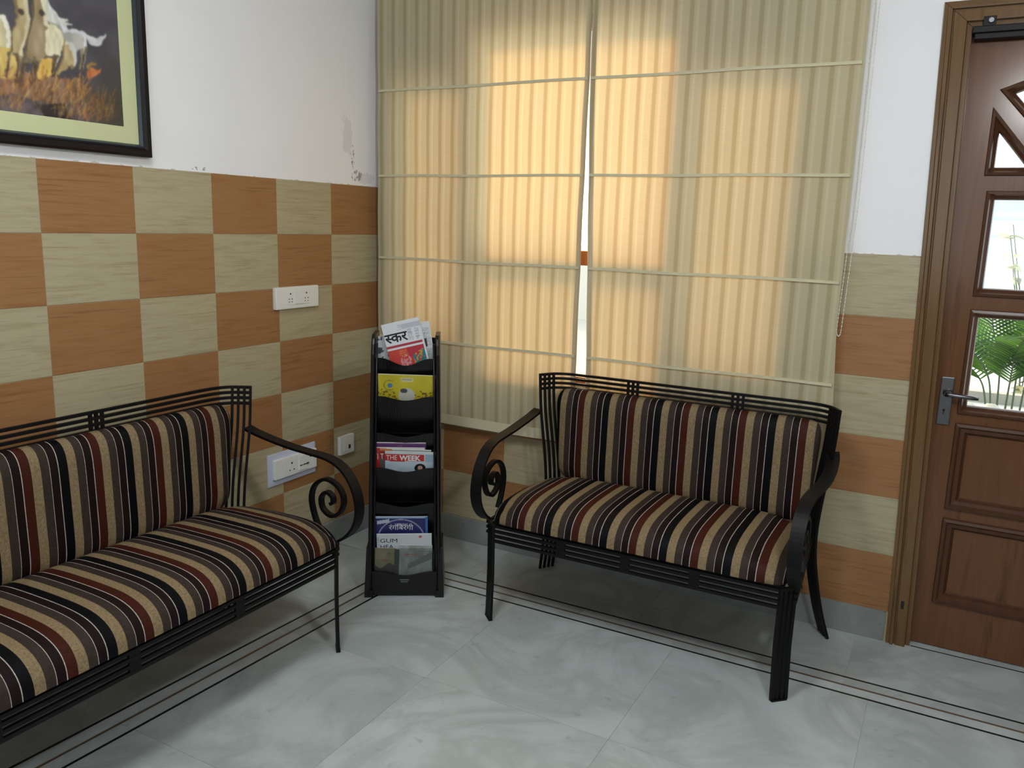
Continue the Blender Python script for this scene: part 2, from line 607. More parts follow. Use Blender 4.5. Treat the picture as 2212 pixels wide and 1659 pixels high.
def lx(i, y):       # x of left inlay line i at a given y
    return (0.385, 0.440, 0.495)[i] - 0.0535 * (-0.33 - y) * 1.0
RY = (-0.331, -0.384, -0.436)
def slab(pts, z0=-0.02, z1=0.0, mat='marble_floor', name='slab'):
    c = Vector((sum(p[0] for p in pts) / len(pts), sum(p[1] for p in pts) / len(pts), 0))
    o = MB().prism([(p[0] - c.x, p[1] - c.y, 0) for p in pts], (0, 0, z0), (0, 0, z1)).build(name, mat, floor)
    o.location = c
    return o
g = 0.0004
def strip_left(x0, x1, y0, y1, **k):
    """four-sided slab following the slanted left border (x0, x1 functions of y)"""
    return slab([(x0(y0), y0), (x1(y0), y0), (x1(y1), y1), (x0(y1), y1)], **k)
ys_left = [-0.436, -1.035, -1.671, -2.30, -2.93, -3.56, YF]
hw = 0.0046
# inlay lines along the left wall, then along the window wall
for i, m in enumerate(('inlay_black', 'inlay_brown', 'inlay_black')):
    strip_left(lambda y, i=i: lx(i, y) - hw, lambda y, i=i: lx(i, y) + hw, RY[i] + hw, YF, mat=m, name='inlay_strip', z0=-0.004)
    slab([(lx(i, RY[i]) + hw, RY[i] - hw), (XR, RY[i] - hw), (XR, RY[i] + hw), (lx(i, RY[i]) + hw, RY[i] + hw)], mat=m, name='inlay_strip', z0=-0.004)
ysb = [RY[0], -0.80, -1.35, -1.95, -2.55, -3.2, -3.9, YF]
for a, b in zip(ysb[:-1], ysb[1:]):
    strip_left(lambda y: 0.0, lambda y: lx(0, y) - hw - g, a - g, b + g)
for i in (0, 1):
    for a, b in zip([RY[i] - hw] + ys_left[1:-1], ys_left[1:]):
        strip_left(lambda y, i=i: lx(i, y) + hw + g, lambda y, i=i: lx(i + 1, y) - hw - g, a - g, b + g)
    for a, b in zip([lx(i, RY[i]) + 0.006, 1.2, 2.11, 2.9], [1.2, 2.11, 2.9, XR]):
        slab([(a + g, RY[i + 1] + hw + g), (b - g, RY[i + 1] + hw + g), (b - g, RY[i] - hw - g), (a + g, RY[i] - hw - g)])
for a, b in zip([0.0, 0.70, 1.40, 2.11, 2.82], [0.70, 1.40, 2.11, 2.82, XR]):
    slab([(a + g, RY[0] + hw + g), (b - g, RY[0] + hw + g), (b - g, 0.006), (a + g, 0.006)])
xs_f = [None, 0.96, 1.576, 2.19, 2.80, 3.41, XR]
for a, b in zip(ys_left[:-1], ys_left[1:]):
    a2 = RY[2] - hw if a == ys_left[0] else a
    for k in range(6):
        if k == 0:
            slab([(lx(2, a2) + hw + g, a2 - g), (xs_f[1] - g, a2 - g), (xs_f[1] - g, b + g), (lx(2, b) + hw + g, b + g)])
        else:
            slab([(xs_f[k] + g, a2 - g), (xs_f[k + 1] - g, a2 - g), (xs_f[k + 1] - g, b + g), (xs_f[k] + g, b + g)])
# black line of the door sill
slab([(2.285, 0.008), (3.06, 0.008), (3.06, 0.013), (2.285, 0.013)], mat='inlay_black', name='inlay_strip', z0=-0.004)
slab([(2.18, 0.014), (3.12, 0.014), (3.12, 0.119), (2.18, 0.119)], name='sill_slab')

wall_left = boxobj('wall_left', 'wall_left_mat', None, -0.12, -0.0018, YF - 0.1, 0.12, 0, H)
tag(wall_left, kind='structure')
WX0, WX1, WZ0, WZ1 = 0.06, 1.77, 0.78, 2.18
DX0, DX1, DZ1 = 2.205, 3.11, 2.085
wb = MB()
wy0, wy1 = 0.0018, 0.12
wb.box(0.0, WX0, wy0, wy1, 0, H).box(WX0, WX1, wy0, wy1, 0, WZ0).box(WX0, WX1, wy0, wy1, WZ1, H)
wb.box(WX1, DX0, wy0, wy1, 0, H).box(DX0, DX1, wy0, wy1, DZ1, H).box(DX1, XR + 0.1, wy0, wy1, 0, H)
wall_back = tag(wb.build('wall_back', 'wall_back_mat'), kind='structure')
wall_right = tag(boxobj('wall_right', 'plaster_buff', None, XR, XR + 0.12, YF - 0.1, 0.0, 0, H), kind='structure')
fw = MB()
fw.box(0.0, 1.4, YF - 0.12, YF, 0, H).box(3.2, XR, YF - 0.12, YF, 0, H)
fw.box(1.4, 3.2, YF - 0.12, YF, 0, 1.05).box(1.4, 3.2, YF - 0.12, YF, 2.25, H)
wall_front = tag(fw.build('wall_front', 'plaster_buff'), kind='structure')
ceiling = tag(boxobj('ceiling', 'ceiling_white', None, -0.12, XR + 0.12, YF - 0.12, 0.12, H, H + 0.1), kind='structure')

# tiles: shared meshes per size
_tm = {}
def tile_mesh(w, h, mat):
    k = (round(w, 4), round(h, 4), mat)
    if k not in _tm:
        me = MB().box(-w / 2, w / 2, 0.0, 0.006, -h / 2, h / 2).mesh('tile')
        bm = bmesh.new(); bm.from_mesh(me)
        ed = [e for e in bm.edges if all(abs(v.co.y) < 1e-6 for v in e.verts)]
        bmesh.ops.bevel(bm, geom=ed, offset=0.0008, segments=1, affect='EDGES')
        bm.to_mesh(me); bm.free()
        me.materials.append(M[mat])
        _tm[k] = me
    return _tm[k]
def put_tile(parent, w, z0, mat, loc_xy, rz):
    o = bpy.data.objects.new('tile', tile_mesh(w - 0.0016, U - 0.0016, mat))
    COL.objects.link(o); o.parent = parent
    o.location = (loc_xy[0], loc_xy[1], z0 + U / 2); o.rotation_euler = (0, 0, rz)
TW = 0.30695
edges = [0.0, -0.3266]
while edges[-1] > -3.1:
    edges.append(edges[-1] - TW)
for c in range(len(edges) - 1):
    for r in range(7):
        mat = 'tile_orange' if (c + r) % 2 == 0 else 'tile_cream'      # r counted from the top
        put_tile(wall_left, edges[c] - edges[c + 1], ROWS[6 - r], mat, (0.0, (edges[c] + edges[c + 1]) / 2), PI / 2)
colx = [0.0, 0.0421] + [0.0421 + TW * i for i in range(1, 8)]
colx = [x for x in colx if x < 2.10] + [2.204]
for c in range(len(colx) - 1):
    for r in range(6):
        z0 = ROWS[5 - r]
        if colx[c] > 0.04 and colx[c + 1] < 1.87 and z0 + U > WZ0 - 0.01:
            continue
        mat = 'tile_orange' if (c + r) % 2 == 0 else 'tile_cream'
        if colx[c] < WX1 < colx[c + 1] and z0 + U > WZ0 - 0.01:
            put_tile(wall_back, colx[c + 1] - WX1 - 0.006, z0, mat, ((colx[c + 1] + WX1 + 0.006) / 2, 0.0), 0.0)
            continue
        put_tile(wall_back, colx[c + 1] - colx[c], z0, mat, ((colx[c] + colx[c + 1]) / 2, 0.0), 0.0)

tag(boxobj('baseboard_left', 'marble_skirting', None, -0.002, 0.008, YF, 0.0, 0.0, 0.1076, bevel=0.002), kind='structure')
tag(boxobj('baseboard_back', 'marble_skirting', None, 0.008, 2.197, -0.006, 0.002, 0.0, 0.1076, bevel=0.002), kind='structure')

# ------------------------------------------------------------------ window behind the blinds
win = tag(empty('window_1'), kind='structure')
def wbar(n, *b): return boxobj(n, 'wood_window', win, *b, bevel=0.003)
wy = (0.012, 0.06)
wbar('frame_bar', 0.055, 0.10, *wy, 0.775, 2.185)
wbar('leak_stop', 0.030, 0.085, -0.036, 0.012, 0.76, 2.23)  # added strip hidden by the blind, stops light leaking onto the left wall
wbar('frame_bar', 1.713, 1.775, *wy, 0.775, 2.185)
wbar('frame_bar', 0.10, 1.713, *wy, 0.775, 0.805)
wbar('frame_bar', 0.10, 1.713, *wy, 2.13, 2.185)
wbar('mullion', 0.393, 0.497, *wy, 0.805, 2.13)
wbar('mullion', 1.283, 1.363, *wy, 0.805, 2.13)
wbar('transom', 0.497, 1.283, *wy, 1.25, 1.307)
wbar('top_panel', 0.10, 0.393, *wy, 1.985, 2.13)
wbar('top_panel', 1.363, 1.713, *wy, 1.957, 2.13)
wbar('bottom_panel', 0.10, 0.393, *wy, 0.805, 0.945)
wbar('bottom_panel', 1.363, 1.713, *wy, 0.805, 0.93)
boxobj('pane', 'glass_clear', win, 0.492, 1.288, 0.028, 0.032, 1.30, 2.135)
boxobj('pane', 'glass_hazed', win, 0.492, 1.288, 0.028, 0.032, 0.80, 1.255)
boxobj('pane', 'glass_obscured', win, 0.095, 0.398, 0.028, 0.032, 0.94, 1.99)
boxobj('pane', 'glass_obscured', win, 1.358, 1.718, 0.028, 0.032, 0.925, 1.962)
# the iron bar seen through the slit
MB().tube([(0.985, 0.085, 0.86), (0.985, 0.085, 2.16)], 0.004).build('grille_bar', 'black_metal', win)

# ------------------------------------------------------------------ roman blinds
SEAMS = [1.938, 1.590, 1.243, 0.897]
ZB, ZT = 0.543, 2.42
def blind(name, label, xl, xr, seed, chain=False):
    root = empty(name, ((xl(1.5) + xr(1.5)) / 2, -0.051, ZT))
    tag(root, label, 'blind')
    ox, oy, oz = root.location
    rnd = random.Random(seed)
    ph = [rnd.uniform(0, 6.28) for _ in range(8)]
    def yoff(x, z):
        k = min(abs(z - s) for s in SEAMS + [ZB, ZT])
        b = -0.004 * math.sin(min(k / 0.174, 1) * PI / 2)
        return b + 0.0008 * math.sin(x * 21 + ph[0] + z * 2) + 0.0004 * math.sin(x * 47 + ph[1] + 1.7 * z) * min(1, k * 12)
    nx, nz = 56, 88
    vs = []; fs = []
    for j in range(nz + 1):
        z = ZB + (ZT - ZB) * j / nz
        for i in range(nx + 1):
            x = xl(z) + (xr(z) - xl(z)) * i / nx
            vs.append((x - ox, yoff(x, z), z - oz))
    for j in range(nz):
        for i in range(nx):
            a = j * (nx + 1) + i
            fs.append((a, a + 1, a + nx + 2, a + nx + 1))
    MB().add(vs, fs, True).build('fabric', 'blind_fabric', root)
    def run(z, dx=0.006):
        n = 30
        return [(xl(z) + dx + (xr(z) - xl(z) - 2 * dx) * i / n - ox, yoff(xl(z) + (xr(z) - xl(z)) * i / n, z) - 0.004,
                 z - oz + 0.0012 * math.sin(9 * i / n + ph[2] + z)) for i in range(n + 1)]
    for z in SEAMS:
        MB().sweep(run(z), (0, 0, 1), 0.010, 0.008).build('rod_pocket', 'blind_hem', root)
    # folded hem at the bottom, side hems
    MB().sweep(run(ZB + 0.020, 0.0), (0, 0, 1), 0.042, 0.004).build('bottom_hem', 'blind_hem', root)
    for side, f in ((1, xl), (-1, xr)):
        pth = []
        for j in range(45):
            z = ZB + (ZT - ZB) * j / 44
            x = f(z) + side * 0.010
            pth.append((x - ox, yoff(x, z) + 0.003, z - oz))
        MB().sweep(pth, (1, 0, 0), 0.020, 0.002).build('side_hem', 'blind_fabric', root)
    boxobj('head_rail', 'blind_hem', root, xl(ZT) - ox, xr(ZT) - ox, -0.008, 0.045, ZT - oz, ZT + 0.04 - oz)
    if chain:
        mb = MB()
        pts = []
        zt, zb_, r = ZT + 0.01, 1.085, 0.014
        x0 = 1.9685
        def cx(z): return x0 - 0.012 * max(0, (1.5 - z)) / 0.4
        n = 100
        for i in range(n + 1):
            z = zt + (zb_ - zt) * i / n
            pts.append((cx(z) + 0.004, -0.012, z))
        for i in range(1, 8):
            a = PI * i / 8
            pts.append((cx(zb_) + 0.004 - 0.007 + 0.007 * math.cos(a), -0.012, zb_ - 0.02 * math.sin(a)))
        for i in range(n + 1):
            z = zb_ + (zt - zb_) * i / n
            pts.append((cx(z) - 0.010, -0.012, z))
        pts = [(p[0] - ox, p[1], p[2] - oz) for p in pts]
        mb.tube(pts, 0.0009, 5)
        for i in range(0, len(pts)):
            mb.ball(pts[i], 0.0023, 6, 4)
        mb.build('bead_chain', 'bead_plastic', root)
    return root
def gapL(z): return 1.0005 - 0.004 * max(0.0, min(1.0, (1.95 - z) / 0.5))
def gapR(z):
    return 1.003 + max(0.0, min(1.0, (1.95 - z) / 1.1)) * 0.038
blind('roman_blind', 'beige striped roman blind beside the tiled left wall, nearest the magazine rack',
      lambda z: 0.028, lambda z: gapL(z), 1)
blind('roman_blind', 'beige striped roman blind with a white bead chain, hanging behind the bench by the door',
      lambda z: gapR(z), lambda z: 1.944 + max(0, 1.1 - z) * 0.05, 2, True)

# ------------------------------------------------------------------ door frame and door
trim = tag(empty('trim_1'), kind='structure')
def fo(z): return 2.207 - 0.0265 * z
def fi(z): return 2.282 - 0.0230 * z
ZF = 2.105
def jamb(a0, a1, y0, y1, name='jamb'):
    """vertical strip of the left jamb between fractions a0 and a1 of its width"""
    def X(z, a): return fo(z) + (fi(z) - fo(z)) * a
    zt = ZF - 0.075 * a0
    zs = ZF - 0.075 * a1
    mb = MB().hexa([(X(0, a0), y0, 0), (X(0, a1), y0, 0), (X(0, a1), y1, 0), (X(0, a0), y1, 0),
                    (X(zt, a0), y0, zt), (X(zs, a1), y0, zs), (X(zs, a1), y1, zs), (X(zt, a0), y1, zt)])
    return mb.build(name, 'wood_frame', trim, 0.002)
def header(a0, a1, y0, y1):
    def X(z, a): return fo(z) + (fi(z) - fo(z)) * a
    zt = ZF - 0.075 * a0; zs = ZF - 0.075 * a1
    xr0, xr1 = 3.135 - 0.075 * a0, 3.135 - 0.075 * a1
    MB().hexa([(X(zs, a1), y0, zs), (xr1, y0, zs), (xr1, y1, zs), (X(zs, a1), y1, zs),
               (X(zt, a0), y0, zt), (xr0, y0, zt), (xr0, y1, zt), (X(zt, a0), y1, zt)]).build('header', 'wood_frame', trim, 0.002)
    MB().hexa([(xr1, y0, 0), (xr0, y0, 0), (xr0, y1, 0), (xr1, y1, 0),
               (xr1, y0, zs), (xr0, y0, zt), (xr0, y1, zt), (xr1, y1, zs)]).build('jamb', 'wood_frame', trim, 0.002)
for a0, a1, y0, y1 in ((0.0, 0.16, -0.012, 0.11), (0.16, 0.30, -0.020, 0.11), (0.30, 0.38, -0.008, 0.11),
                       (0.38, 0.80, -0.015, 0.11), (0.80, 1.0, 0.004, 0.0445)):
    jamb(a0, a1, y0, y1); header(a0, a1, y0, y1)
boxobj('bolt_hole', 'hole_dark', trim, 2.240, 2.250, -0.0165, 0.0, 0.138, 0.166)

door = tag(empty('door_1'), kind='structure')
DF, DB = 0.045, 0.083
dl, dr = 2.238, 3.072
px0, px1 = 2.331, 2.979
P5 = rect(px0, px1, 0.165, 0.470)
P4 = rect(px0, px1, 0.503, 0.800)
G3 = rect(px0, px1, 0.831, 1.175)
G2 = rect(px0, px1, 1.217, 1.547)
cxm = (px0 + px1) / 2
def mir(p): return [(2 * cxm - a, b) for a, b in p][::-1]
TRI = [(2.318, 1.593), (2.485, 1.593), (2.318, 1.800)]
TRI2 = mir(TRI)
PEN = [(2.545, 1.605), (2 * cxm - 2.545, 1.605), (2 * cxm - 2.330, 1.850), (cxm, 1.975), (2.330, 1.850)]
holes = [P5, P4, G3, G2, TRI, TRI2, PEN]
holed('leaf', 'wood_door', [(2.2690, 0.004), (dr, 0.004), (dr, 2.040), (2.2210, 2.040)], [inset(h, 0.004) for h in holes], DF, DB, door)
gp = [(0.0, DF - 0.004), (0.002, DF - 0.010), (0.010, DF - 0.012), (0.014, DF - 0.004), (0.024, DF + 0.006), (0.027, DF + 0.016), (0.027, DB - 0.012), (0.0, DB + 0.003)]
for h in (G3, G2, TRI, TRI2, PEN):
    mo = moulding('glazing_bead', 'wood_moulding', h, gp, door)
    q = inset(h, 0.022)
    MB().prism([(a, 0, b) for a, b in q], (0, DF + 0.018, 0), (0, DF + 0.022, 0)).build('pane', 'glass_clear', door)
pp = [(0.0, DF - 0.002), (0.003, DF - 0.012), (0.012, DF - 0.014), (0.018, DF - 0.006), (0.030, DF - 0.004), (0.036, DF + 0.006), (0.040, DF + 0.010)]
for h in (P5, P4):
    moulding('panel_moulding', 'wood_moulding', h, pp, door)
    q = inset(h, 0.030)
    MB().prism([(a, 0, b) for a, b in q], (0, DF + 0.010, 0), (0, DB - 0.01, 0)).build('panel', 'wood_door', door)
# lever handle on its plate
hp = MB().box(2.274, 2.313, DF - 0.008, DF + 0.001, 0.789, 0.949).build('handle_plate', 'chrome', door, 0.003)
MB().tube([(2.297, DF - 0.004, 0.897), (2.297, DF - 0.022, 0.897), (2.297, DF - 0.040, 0.897)], [0.016, 0.013, 0.010], 14).build('lever_neck', 'chrome', hp)
MB().tube([(2.292, DF - 0.043, 0.897), (2.303, DF - 0.047, 0.897), (2.330, DF - 0.048, 0.896), (2.365, DF - 0.045, 0.894), (2.386, DF - 0.040, 0.893)],
          [0.008, 0.0085, 0.0075, 0.007, 0.006], 12).build('lever', 'chrome', hp)
MB().tube([(2.292, DF - 0.0095, 0.838), (2.292, DF - 0.0075, 0.838)], 0.0042, 12).build('keyhole', 'hole_dark', hp)
boxobj('keyhole', 'hole_dark', hp, 2.2903, 2.2937, DF - 0.0095, DF - 0.0075, 0.824, 0.837)
# black overhead closer rail and its bracket
boxobj('closer_rail', 'black_metal', door, 2.236, 3.05, -0.022, DF + 0.002, 2.008, 2.027, bevel=0.003)
boxobj('closer_rail', 'black_metal', door, 2.244, 3.05, -0.010, DF + 0.002, 1.992, 2.008, bevel=0.002)
br = boxobj('closer_bracket', 'black_metal', door, 2.262, 2.296, -0.018, 0.006, 2.027, 2.054, bevel=0.002)
MB().tube([(2.283, -0.030, 2.040), (2.283, -0.012, 2.040)], 0.007, 12).build('screw', 'chrome', br)

# ------------------------------------------------------------------ benches
def make_bench(Lh, phase_x0, name, label, loc, rz, bx=0.0):
    """wrought-iron settee; local x to the viewer's right, front towards -y, wall at y = 0"""
    fab = 'upholstery_%d' % round(Lh * 1000)
    stripe_fabric(fab, phase_x0)
    root = empty(name, loc, rz)
    tag(root, label, 'bench')
    E = Lh - 0.545                       # extra half length
    BW = 0.0092
    # plan of the back rails: straight with the ends turned forward
    half = [(0.405 + E, -0.122), (0.462 + E, -0.129), (0.507 + E, -0.153), (0.540 + E, -0.207)]
    hp_ = spline([(p[0], p[1], 0) for p in half], 5)
    plan = [Vector((-p.x + bx, p.y, 0)) for p in reversed(hp_)] + [Vector((p.x + bx, p.y, 0)) for p in hp_]
    def plan_y(x):
        ax = abs(x)
        if ax <= hp_[0].x: return hp_[0].y
        for a, b in zip(hp_[:-1], hp_[1:]):
            if a.x <= ax <= b.x:
                return a.y + (b.y - a.y) * (ax - a.x) / (b.x - a.x)
        return hp_[-1].y
    for k in range(4):
        z = 0.8385 - 0.0182 * k
        MB().sweep([(p.x, p.y, z) for p in plan], (0, 0, 1), BW, BW).build('top_rail', 'black_metal', root)
    # spacer blocks in the top rail
    for sx in (-1, 1):
        cx = sx * Lh * 0.357 + bx
        for j in (-1, 0, 1):
            boxobj('spacer', 'black_metal', root, cx + j * 0.0185 - BW / 2, cx + j * 0.0185 + BW / 2, -0.122 - 0.0038, -0.122 + 0.0038, 0.784, 0.8385)
    # back posts (four bars each) that run down into the splayed back legs
    for sx in (-1, 1):
        for j in range(4):
            ax, ay = -0.0108 * j, 0.0166 * j
            pts = [(0.540, -0.207, 0.843), (0.532, -0.205, 0.70), (0.512, -0.197, 0.52), (0.505, -0.192, 0.40),
                   (0.512, -0.172, 0.28), (0.538, -0.132, 0.12), (0.566, -0.092, 0.0)]
            pth = spline([(sx * (p[0] + ax + E) + bx, p[1] + ay, p[2]) for p in pts], 5)
            MB().sweep(pth, (sx * 0.7, 0.7, 0), BW, BW).build('back_post_bar', 'black_metal', root)
    # front legs: four bars side by side across the corner
    for sx in (-1, 1):
        leg = MB()
        for j in range(4):
            q = (j - 1.5) * 0.0160
            x = sx * (0.510 + E + q * 0.72); y = -0.584 + q * 0.70
            leg.sweep([(x, y, 0.003), (x - sx * 0.004, y, 0.18), (x - sx * 0.002, y, 0.366)], (sx * 0.7, 0.7, 0), 0.0105, 0.010)
        a = 0.033
        cxp, cyp = sx * (0.510 + E), -0.584
        leg.sweep([(cxp - sx * 0.026 * 0.72, cyp - 0.026 * 0.70, 0.003), (cxp + sx * 0.026 * 0.72, cyp + 0.026 * 0.70, 0.003)], (-0.7 * sx, 0.7, 0), 0.014, 0.006)
        leg.sweep([(cxp - sx * a * 0.72, cyp - a * 0.70, 0.364), (cxp + sx * a * 0.72, cyp + a * 0.70, 0.364)], (-0.7 * sx, 0.7, 0), 0.014, 0.008)
        leg.build('leg', 'black_metal', root)
    # front rails with their spacers, side rails
    for k in range(4):
        z = 0.3595 - 0.0182 * k
        MB().sweep([(-0.492 - E, -0.600, z), (0.492 + E, -0.600, z)], (0, 0, 1), BW, BW).build('front_rail', 'black_metal', root)
        if k < 3:
            for sx in (-1, 1):
                MB().sweep([(sx * (0.530 + E), -0.575, z), (sx * (0.508 + E), -0.19, z + 0.03)], (0, 0, 1), BW, BW).build('side_rail', 'black_metal', root)
    for sx in (-1, 0, 1):
        cx = sx * Lh * 0.42
        boxobj('spacer', 'black_metal', root, cx - 0.016, cx + 0.016, -0.604, -0.596, 0.300, 0.3635)
    boxobj('seat_board', 'black_metal', root, -0.495 - E, 0.495 + E, -0.598, -0.185, 0.360, 0.374)
    # armrests and scrolls
    prof = [(-0.165, 0.690), (-0.200, 0.676), (-0.27, 0.661), (-0.36, 0.649), (-0.45, 0.645), (-0.54, 0.641), (-0.605, 0.617), (-0.648, 0.565),
            (-0.664, 0.50), (-0.653, 0.445), (-0.622, 0.403), (-0.588, 0.378)]
    sc = [(-0.500, 0.390), (-0.476, 0.440), (-0.464, 0.498), (-0.482, 0.547), (-0.530, 0.573), (-0.580, 0.555), (-0.600, 0.514),
          (-0.584, 0.470), (-0.548, 0.452), (-0.513, 0.470), (-0.506, 0.505), (-0.527, 0.529), (-0.552, 0.520), (-0.556, 0.500), (-0.545, 0.492)]
    for sx in (-1, 1):
        n = len(prof)
        pts = []
        for i, (y, z) in enumerate(prof):
            f = i / (n - 1)
            x = 0.546 + 0.018 * math.sin(min(1, f * 2.0) * PI) - 0.018 * min(1, f * 1.6)
            pts.append((sx * (x + E), y, z))
        MB().sweep(spline(pts, 5), (1, 0, 0), 0.040, 0.0085).build('armrest', 'black_metal', root)
        MB().sweep(spline([(sx * (0.530 + E), y, z) for y, z in sc], 5), (1, 0, 0), 0.018, 0.0112).build('scroll', 'black_metal', root)
    # cushions
    def cushion(name, fn, nu, nv):
        """closed pillow from fn(s, t, side)"""
        def axis(n):
            return [math.sin(PI / 2 * (2 * i / n - 1)) for i in range(n + 1)]
        S, T = axis(nu), axis(nv)
        vs = []; fs = []
        for side in (0, 1):
            for t in T:
                for s in S:
                    vs.append(fn(s, t, side))
        m = (nu + 1) * (nv + 1)
        for j in range(nv):
            for i in range(nu):
                a = j * (nu + 1) + i
                fs.append((a, a + 1, a + nu + 2, a + nu + 1))
                fs.append((m + a, m + a + nu + 1, m + a + nu + 2, m + a + 1))
        mb = MB().add(vs, fs, True)
        me = mb.mesh(name)
        bm = bmesh.new(); bm.from_mesh(me)
        bmesh.ops.remove_doubles(bm, verts=bm.verts, dist=0.0004)
        bmesh.ops.recalc_face_normals(bm, faces=bm.faces)
        for f in bm.faces: f.smooth = True
        bm.to_mesh(me); bm.free()
        return obj(name, me, fab, root)
    def rounded(s, t, ns, nt):
        # pull the corners of the square in, in proportion to how near both edges are
        k = (abs(s) ** ns + abs(t) ** nt)
        m = max(abs(s) ** ns, abs(t) ** nt)
        return (m / k) ** (1 / max(ns, nt)) if k > 1e-9 else 1.0
    def seat(s, t, side):
        k = rounded(s, t, 12 + 30 * E, 7)
        s2, t2 = s * k, t * k
        y = -0.385 + 0.232 * t2                   # t = -1 front
        wide = 0.514 + E - 0.030 * max(0, t2)
        x = wide * s2
        e = (1 - abs(s) ** (10 + 30 * E)) * (1 - abs(t) ** (4.5 if t < 0 else 8))
        h = max(0.0, e) ** 0.42
        z = 0.376 + (0.088 * h if side else -0.003 * h)
        if side:
            z += 0.008 * (1 - s * s) * max(0, 1 - (t + 0.1) ** 2)
        y -= 0.0 if side else 0.0
        return (x, y, z)
    cushion('seat_cushion', seat, 60, 36)
    def back(s, t, side):
        k = rounded(s, t, 16 + 30 * E, 9)
        s2, t2 = s * k, t * k
        z = 0.608 + 0.180 * t2
        wide = 0.478 + E + 0.012 * t2
        x = wide * s2
        e = (1 - abs(s) ** (14 + 40 * E)) * (1 - abs(t) ** 6)
        h = max(0.0, e) ** 0.42
        yb = plan_y(x) - 0.012 - 0.012 * (1 - t2) * 0.5
        y = yb - (0.052 * h if side else -0.004 * h)
        return (x, y, z)
    cushion('back_cushion', back, 60, 28).location.x = bx
    return root

RBX = 1.440
make_bench(0.545, 0.978 - RBX, 'settee', 'short two-seat wrought-iron settee with striped cushions, under the window blinds beside the door', (RBX, 0, 0), 0.0, 0.018)
LBY = -1.038 - 0.765
make_bench(0.800, -1.253 - LBY, 'settee', 'long wrought-iron settee with striped cushions, against the tiled wall under the horse picture', (0.030, LBY, 0), PI / 2, -0.014)

# ------------------------------------------------------------------ switch and socket plates on the left wall
def holes5(parent, y, z, s=1.0, x=0.0):
    for dy, dz, r in ((0, 0.016, 0.0034), (-0.008, -0.004, 0.0024), (0.008, -0.004, 0.0024), (-0.008, -0.015, 0.0022), (0.008, -0.015, 0.0022)):
        MB().tube([(x - 0.001, y + dy * s, z + dz * s), (x + 0.0006, y + dy * s, z + dz * s)], r * s, 10).build('pin_hole', 'hole_dark', parent)
def plate(name, label, y0, y1, z0, z1, th, mat='switch_white'):
    root = empty(name, (0, (y0 + y1) / 2, z0))
    tag(root, label, 'socket')
    b = MB().box(-0.001, th, -(y1 - y0) / 2, (y1 - y0) / 2, 0, z1 - z0).build('plate', mat, root, min(0.006, th * 0.45))
    return root
s1 = plate('socket_board', 'white double socket board mounted high on the tiled wall', -0.668, -0.430, 1.054, 1.139, 0.018)
boxobj('insert', 'switch_white', s1, 0.0175, 0.0195, -0.066, 0.066, 0.016, 0.069, bevel=0.0006)
boxobj('rocker_switch', 'switch_white', s1, 0.019, 0.0225, -0.020, 0.020, 0.018, 0.067, bevel=0.001)
holes5(s1, -0.043, 0.042, 1.0, 0.0195)
holes5(s1, 0.046, 0.042, 1.0, 0.0195)
s2 = plate('socket_board', 'white socket board on a pale blue backing plate, behind the settee armrest', -0.722, -0.453, 0.360, 0.490, 0.006, 'switch_blue_white')
boxobj('cover', 'switch_white', s2, 0.005, 0.022, -0.112, 0.126, 0.026, 0.106, bevel=0.005)
boxobj('insert', 'switch_white', s2, 0.0215, 0.0232, -0.056, 0.010, 0.038, 0.096, bevel=0.0005)
boxobj('rocker_switch', 'switch_white', s2, 0.0215, 0.026, 0.018, 0.062, 0.036, 0.096, bevel=0.001)
for dy, dz, r in ((-0.022, 0.078, 0.0042), (-0.034, 0.050, 0.0030), (-0.010, 0.050, 0.0030)):
    MB().tube([(0.0225, dy, dz), (0.0238, dy, dz)], r, 10).build('pin_hole', 'hole_dark', s2)
for a, b in ((0.020, 0.036), (0.040, 0.074)):
    boxobj('slot', 'hole_dark', s2, 0.0215, 0.0266, a, b, 0.0545, 0.0585)
MB().tube([(0.0215, 0.088, 0.082), (0.0232, 0.088, 0.082)], 0.0050, 12).build('regulator_hole', 'hole_dark', s2)
s3 = plate('telephone_socket', 'small square off-white telephone socket low beside the magazine rack', -0.305, -0.210, 0.393, 0.476, 0.016)
boxobj('insert', 'switch_white', s3, 0.0155, 0.0180, -0.024, 0.030, 0.014, 0.066, bevel=0.0006)
boxobj('jack_hole', 'hole_dark', s3, 0.0175, 0.0186, 0.004, 0.018, 0.022, 0.040)

